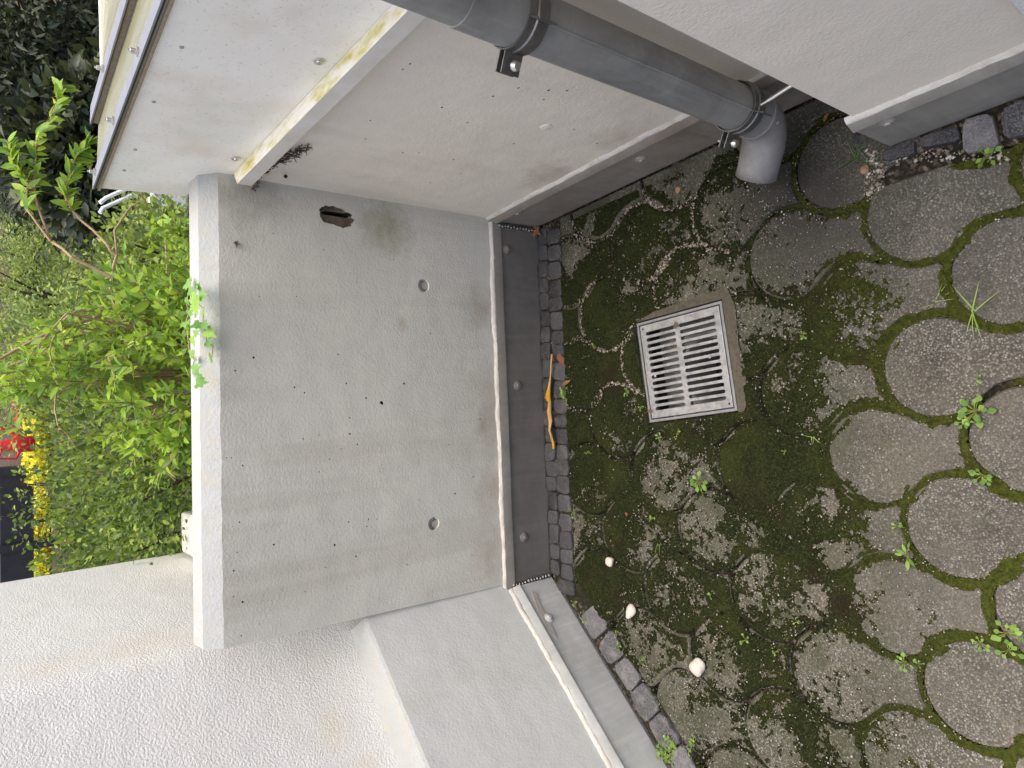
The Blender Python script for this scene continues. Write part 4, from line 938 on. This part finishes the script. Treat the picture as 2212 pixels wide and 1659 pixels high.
# ivy carpet on the bank, soil path shows between
def carpet(name, label, cat, polyD, zf, n, leaf, mat, shape=SMALL, h=.05):
    pos = []
    xs_ = [p[0] for p in polyD]; ys_ = [p[1] for p in polyD]
    while len(pos) < n:
        x, y = random.uniform(min(xs_), max(xs_)), random.uniform(min(ys_), max(ys_))
        if inpoly(x, y, polyD):
            p = on_z(x, y, zf); 
            for _ in range(3): p = on_z(x, y, min(gz(p[0], p[1]), 1.2))
            if 2 < p[1] < 30: pos.append(p + np.array([0, 0, random.uniform(.0, h)]))
    pos = np.array(pos); d = rng.normal(0, 1, (n, 3)) + np.array([0, -.8, .1]); up = np.array([0, -.5, 1.]) + rng.normal(0, .45, (n, 3))
    return tag(stuff(leaves_obj(name, shape, pos, d, up, leaf * rng.uniform(.6, 1.3, n), mat)), label, cat)
carpet('ivy_ground_cover', 'pale green ivy carpet on the bank beyond the path', 'ivy', [(30, 430), (130, 380), (215, 400), (225, 470), (195, 560), (185, 650), (150, 690), (40, 700)], .3, 9000, .05, M_cover, SMALL, .12)
carpet('ground_cover', 'scattered low green plants along the soil path behind the wall', 'ground cover', [(225, 480), (420, 430), (420, 640), (250, 690), (190, 660)], .2, 2600, .035, M_hedge, SMALL, .10)
carpet('yellow_sunlit_foliage', 'yellow foliage strip, coloured as sunlit, at the foot of the black fence', 'flowers', [(82, 735), (100, 735), (112, 1000), (112, 1255), (92, 1255), (92, 1000)], .3, 5200, .05, M_yel, ROUND, .2)  # yellow leaf colour carries the sunlight falling on this foliage
carpet('orange_flowers', 'orange flower patch beside the yellow strip', 'flowers', [(70, 830), (96, 840), (94, 975), (66, 970)], .3, 1500, .05, M_oran, ROUND, .2)
carpet('grass_path', 'mossy green grass on the garden path', 'grass', [(170, 640), (270, 560), (280, 700), (200, 720)], .2, 2500, .03, M_cover, NARROW, .03)
# black board fence
p0 = on_z(96, 1010, .3); p1 = on_z(96, 1320, .3)
fe = thing('black_fence', 'black board fence in the far left of the garden', 'fence', tuple(p0)); t_ = (p1 - p0) / np.linalg.norm(p1 - p0); rz = math.atan2(t_[1], t_[0]); Lf = np.linalg.norm(p1 - p0) + 1.
mid = p0 + t_ * Lf / 2
for k in range(6): mk('board', MB().box(mid + np.array([0, random.uniform(-.01, .01), .27 + k * .36]), (Lf, .03, .325), rz), M_fence, fe, bevel=.006)
for k in range(4): q = p0 + t_ * (Lf * k / 3); mk('post', MB().box(q + np.array([0, -.03, .9]), (.09, .05, 2.2), rz), M_fence, fe)
# red garden tool
q = on_y(45, 960, 7.5); rt = thing('plastic_can', 'red plastic object half hidden by leaves beside the black fence', 'garden tool', tuple(q))
mk('body', MB().lathe(q + np.array([0, 0, -.10]), (0, 0, 1), [(.06, 0), (.07, .02), (.066, .14), (.05, .2), (.045, .25)], 18), M_red, rt, smooth=True)
mk('handle', MB().tube([q + np.array([-.05, 0, .0]), q + np.array([-.12, 0, .04]), q + np.array([-.11, 0, .16]), q + np.array([-.03, 0, .14])], .01, 8), M_red, rt, smooth=True)
mk('spout', MB().tube([q + np.array([.05, 0, -.02]), q + np.array([.12, 0, .08]), q + np.array([.17, 0, .18])], [.018, .013, .01], 10), M_red, rt, smooth=True)
# white tubular garden chair, mostly hidden behind the wall
ch = thing('garden_chair', 'white tubular metal garden chair half hidden behind the wall and glazed box', 'chair', tuple(on_y(390, 420, 4.3)))
cq = lambda x, y, Y=4.3: on_y(x, y, Y)
mk('seat', MB().add([cq(318, 440), cq(400, 455), cq(402, 395), cq(318, 385), cq(326, 440, 4.1), cq(405, 455, 4.1), cq(407, 395, 4.1), cq(326, 385, 4.1)], [(0, 1, 2, 3), (7, 6, 5, 4), (0, 4, 5, 1), (1, 5, 6, 2), (2, 6, 7, 3), (3, 7, 4, 0)]), M_white, ch, bevel=.01)
for dx, dy in ((0, 0), (16, -22)):
    mk('leg', MB().tube([cq(300 + dx * .4, 415 + dy), cq(222 + dx * .4, 450 + dy), cq(216, 460 + dy)], .011, 8), M_white, ch, smooth=True)
mk('frame_bar', MB().tube([cq(345, 470), cq(395, 470)], .008, 8), M_white, ch, smooth=True)

# ------------------------------------------------------------------ weeds, grasses and litter in the yard
def weed(px, py, size, n, label, shape=ROUND, mat=M_weed, spread=1., h=.012, key=None):
    c = on_z(px, py, .002); pos = []; d = []; up = []; sz = []; mb = MB()
    for k in range(n):
        a = random.uniform(0, 6.28); r = size * spread * (.25 + .75 * random.random()); e = c + np.array([math.cos(a) * r, math.sin(a) * r, h * random.uniform(.5, 1.5)])
        pos.append(e); d.append([math.cos(a), math.sin(a), random.uniform(-.2, .35)]); up.append(np.array([0, 0, 1.]) + rng.normal(0, .25, 3)); sz.append(size * random.uniform(.45, .75))
        mb.tube([c, (c + e) / 2 + np.array([0, 0, h * .5]), e], .0007, 4)
    o = leaves_obj('weed', shape, pos, d, up, sz, mat); tag(o, label, 'weed'); mk('stem', mb, M_gstem, o); return o
W = [(2110, 888, .026, 15, 'large clover weed in the mossy joint between near discs right of the grate'), (2090, 908, .016, 6, 'clover offshoot just below the large clover weed'),
     (2125, 1025, .020, 13, 'round-leaved clover weed at the joint left of the large clover'), (1512, 1040, .026, 12, 'bright weed with long stalks on bare grit left of the drain grate'),
     (1225, 848, .022, 9, 'weed growing beside the cobbles under the yellow dry blade'), (1360, 847, .013, 6, 'small weed in the pale gravel joint beside the back edge of the grate'),
     (1390, 882, .010, 5, 'tiny weed touching the far left side of the grate'), (1430, 942, .012, 6, 'small weed on the pale slab just left of the grate'),
     (1468, 935, .012, 3, 'narrow leaved seedling at the left side of the grate'), (1276, 978, .010, 3, 'seedling alone in the moss between cobbles and grate'),
     (1415, 1117, .011, 5, 'small weed on the mottled moss below the bright long-stalked weed'), (1240, 1107, .014, 6, 'weed at the edge of the cobble row near its middle'),
     (1246, 1300, .011, 4, 'seedling at the last cobble of the back row'), (1266, 1336, .011, 4, 'seedling between the two cobble edgings'),
     (1340, 1395, .014, 5, 'weed beside the oval white stone'), (1397, 1427, .011, 4, 'weed in the moss right of the left cobble row'), (1335, 1368, .008, 3, 'tiny seedling between two left cobbles'),
     (1537, 1285, .010, 4, 'small weed in the middle of the left mossy pavers'), (1615, 1380, .014, 4, 'four-leaved weed on the dark patch of the left pavers'),
     (1727, 1340, .010, 4, 'small bright weed on the brown dead moss patch'), (1680, 1405, .008, 4, 'tiny weed beside the white feather-like straw'),
     (1738, 722, .012, 5, 'small weed on the joint near the right corner of the grate'), (2115, 817, .010, 3, 'pale seedling alone on a bare near disc'),
     (1945, 1135, .012, 4, 'two-leaved weed in the mossy joint above the pale rosette'), (1958, 1428, .018, 7, 'weed on the thick moss joint above the lowest near disc'), (1988, 1432, .010, 4, 'weed beside the joint corner of the lowest near disc'),
     (2120, 1385, .017, 6, 'clover weed on the upper rim of the lowest near disc'), (2178, 1365, .024, 10, 'leafy weed at the lower right picture edge'), (2182, 1402, .020, 6, 'four-leaved weed below the leafy weed at the lower right'),
     (2136, 340, .020, 8, 'yellow-green trefoil weed beside the brown cobble at the house corner'), (1288, 748, .008, 4, 'tiny seedling in the moss beyond the grate'), (1700, 925 + 50, .006, 3, 'tiny seedling in dense moss right of the grate')]
for x, y, s, n, l in W: weed(x, y, s * .82, n + 2, l)
weed(1963, 1195, .030, 6, 'pale rosette weed with one big oval leaf between near discs', OVATE[0], M_weed, .5, .01)
pos = []; d = []; up = []; mb = MB()
for k in range(11):
    p = on_z(1468 + random.uniform(-14, 14), 1645 + random.uniform(-6, 30), .004); a = random.uniform(0, 6.28); path = [p]
    for t in range(7):
        a += random.uniform(-.5, .5); p = p + np.array([math.cos(a) * .012, math.sin(a) * .012, random.uniform(-.002, .004)]); p[2] = max(p[2], .004); path.append(p)
        for sg in (-1, 1): pos.append(p); d.append([math.cos(a + sg * 1.3), math.sin(a + sg * 1.3), random.uniform(0, .5)]); up.append(np.array([0, 0, 1.]) + rng.normal(0, .3, 3))
    mb.tube(path, .0007, 4)
cw = leaves_obj('weed', ROUND, pos, d, up, rng.uniform(.006, .011, len(pos)), M_weed); tag(cw, 'trailing yellow-green chickweed over the nearest left cobble', 'weed'); mk('stem', mb, M_gstem, cw)
def tuft(px, py, n, L, label, mat=M_grass, w=.06, flatness=.35):
    c = on_z(px, py, .0); pos = [c + np.append(rng.normal(0, .003, 2), 0) for _ in range(n)]; a = rng.uniform(0, 6.28, n)
    d = np.stack([np.cos(a), np.sin(a), flatness * rng.uniform(.3, 2., n)], -1)
    sh_ = leaf_shape([w * .5, w * .6, w * .45, w * .3, .002], .2, .3)
    return tag(leaves_obj('grass_tuft', sh_, pos, d, np.tile([0, 0, 1.], (n, 1)) + rng.normal(0, .2, (n, 3)), L * rng.uniform(.5, 1.1, n), mat), label, 'grass')
tuft(2018, 655, 8, .05, 'pale grass tuft in the mossy joint between two right-hand discs', w=.04)
tuft(2103, 675, 7, .055, 'long bladed yellow-green grass tuft at the right picture edge', w=.04)
tuft(1757, 940, 10, .03, 'fine green grass tuft in the thick moss right of the grate', w=.05)
tuft(1425, 1168, 6, .05, 'thin grass tuft on the left mottled pavers', w=.03)
tuft(1228, 862, 6, .05, 'thin grass tuft beside the weed under the yellow blade', w=.03)
tuft(1850, 342, 16, .05, 'fine dark grass tuft at the gravel beside the house corner', M_darkgrass, .03)
tuft(1880, 352, 9, .055, 'thin grass tuft on the gravel next to the first cobble', M_darkgrass, .03)
tuft(1175, 770, 12, .022, 'tiny dark grass tuft against the zinc of the back wall', M_darkgrass, .04)
tuft(1345, 450, 10, .035, 'dark grass tuft on the moss near the right wall', M_darkgrass, .03)
tuft(1835, 525, 10, .018, 'tiny dark grass tuft on the disc joint below the spout', M_darkgrass, .04)
tuft(1455, 560 - 150, 7, .03, 'dark grass tuft near the brown pebble', M_darkgrass, .03)
def stone(px, py, sx, sy, sz, a, mat, label, name='white_stone'):
    bm = bmesh.new(); bmesh.ops.create_icosphere(bm, subdivisions=3, radius=1)
    sd_ = random.random() * 9
    for v in bm.verts:
        k = 1 + .09 * math.sin(v.co.x * 3 + sd_) * math.cos(v.co.y * 2.3 + sd_ * 2) + .07 * math.sin(v.co.z * 4 + v.co.y * 3 + sd_); v.co *= k
        v.co.x *= sx * (1 + .22 * v.co.y); v.co.y *= sy; v.co.z *= sz
    c = on_z(px, py, sz * .8); bm.transform(Matrix.Translation(Vector(c)) @ Matrix.Rotation(a, 4, 'Z'))
    me = bpy.data.meshes.new(name); bm.to_mesh(me); bm.free(); me.materials.append(mat); me.polygons.foreach_set('use_smooth', [True] * len(me.polygons))
    o = bpy.data.objects.new(name, me); COL.objects.link(o); return tag(o, label, 'stone')
stone(1317, 1213, .013, .017, .010, .5, M_stonew, 'smallest white stone, nearest the back cobble row')
stone(1362, 1322, .014, .024, .011, -2.2, M_stonew, 'smooth oval grey-white stone on the moss')
stone(1507, 1440, .022, .025, .014, .9, M_stonew, 'largest chunky white stone on the left pavers')
stone(1465, 410, .009, .010, .007, .3, M_stoneb, 'orange-brown pebble on the moss beside the spout', 'brown_pebble')
stone(1868, 366, .011, .010, .008, .3, M_stoneb, 'pale brown pebble in the gravel by the house corner', 'brown_pebble')
# twisted yellowed blade lying on the cobbles
pts = [(1192, 765), (1191, 790), (1190, 812), (1186, 835), (1182, 858), (1187, 868), (1186, 890), (1188, 910), (1187, 930), (1192, 945), (1195, 958), (1196, 970)]
ws = [.004, .0045, .005, .008, .012, .006, .008, .010, .009, .012, .008, .003]; V = []
for k, ((x, y), w) in enumerate(zip(pts, ws)):
    c = on_z(x, y, .016 + .004 * math.sin(k * 1.7)); tw = .9 * math.sin(k * .9); V += [c + np.array([0, -w * math.cos(tw), w * .7 * math.sin(tw)]), c + np.array([0, w * .1, .004]), c + np.array([0, w * math.cos(tw), -w * .7 * math.sin(tw)])]
mb = MB().add(V, [(3 * i + a, 3 * i + a + 1, 3 * i + a + 4, 3 * i + a + 3) for i in range(len(pts) - 1) for a in (0, 1)])
bl = mk('twisted_straw', mb, M_ribbon, None, smooth=True); bl.data.materials.append(M_ribbon2); tag(bl, 'long twisted yellow and tan dried blade lying on the cobbles', 'leaf')
for p in bl.data.polygons:
    i = p.index // 2
    if i in (3, 4, 8, 9, 10): p.material_index = 1
md = bl.modifiers.new('thickness', 'SOLIDIFY'); md.thickness = .0008
def dryleaf(px, py, z, size, a, shape, mat, label, tilt=0.):
    c = on_z(px, py, z); o = leaves_obj('dry_leaf', shape, [c], [[math.cos(a), math.sin(a), tilt]], [[.2, -.2, 1.]], [size], mat); return tag(o, label, 'leaf')
dryleaf(1205, 765, .012, .052, -2.6, OVATE[2], M_dry, 'reddish brown leaf lying by the yellow blade')
dryleaf(1216, 832, .012, .032, -1.2, OVATE[1], M_dryo, 'small curled orange-brown leaf at the cobble edge')
dryleaf(1150, 497, .014, .045, -2.2, LOBED, M_dryo, 'crumpled brown lobed leaf in the back corner by the zinc')
dryleaf(1790, 244, .01, .022, 2.2, OVATE[2], M_dryo, 'brown leaf behind the near house corner')
dryleaf(1410, 887, .008, .024, 1.5, OVATE[1], M_dirt, 'wet dark leaf stuck in a corner slot of the grate')
dryleaf(1462, 706, .008, .018, .4, LOBED, M_dirt, 'dark crumpled leaf scrap on the upper bar of the grate')
dryleaf(1355, 1115, .008, .018, .4, OVATE[2], M_dry, 'tiny reddish leaf scrap on the left moss')
dryleaf(1320, 575, .008, .014, 1.4, OVATE[0], M_dry, 'tiny reddish leaf on the moss beyond the grate')
# dirt and cobweb caught under the end of the trim bar
db = thing('cobweb_debris', 'dark dirt and cobweb debris under the end of the trim bar', 'debris', (.72, 1.6, .9))
mb = MB()
for k in range(130):
    t = random.random(); x = 546 + 118 * t ** 1.2 + random.gauss(0, 5); y = 402 - 85 * t ** .8 + random.gauss(0, 4 + 4 * (1 - t)); q = on_x(x, y, .730)
    if q[1] > 1.63: q = FB.face(x, y, -.003)
    L = random.uniform(.003, .011); v = rng.normal(0, 1, 3); v[0] *= .35; v = unit(v) * L; mb.tube([q - v, q + rng.normal(0, .0015, 3), q + v], random.uniform(.0006, .0016), 4)
mk('fibres', mb, M_dirt, db)
mk('cocoon', MB().lathe(on_x(617, 381, .728), (0, .6, .6), [(.001, -.005), (.0045, -.002), (.0045, .002), (.001, .005)], 8), M_hole, db, smooth=True)
mb = MB(); q0 = FB.face(510, 527, -.004)
for k in range(16): v = unit(rng.normal(0, 1, 3)) * .008; mb.tube([q0 - v * .4, q0 + v], .001, 4)
tag(mk('dirt_speck', mb, M_dirt), 'small dark insect-like dirt speck on the concrete wall near its top', 'debris')
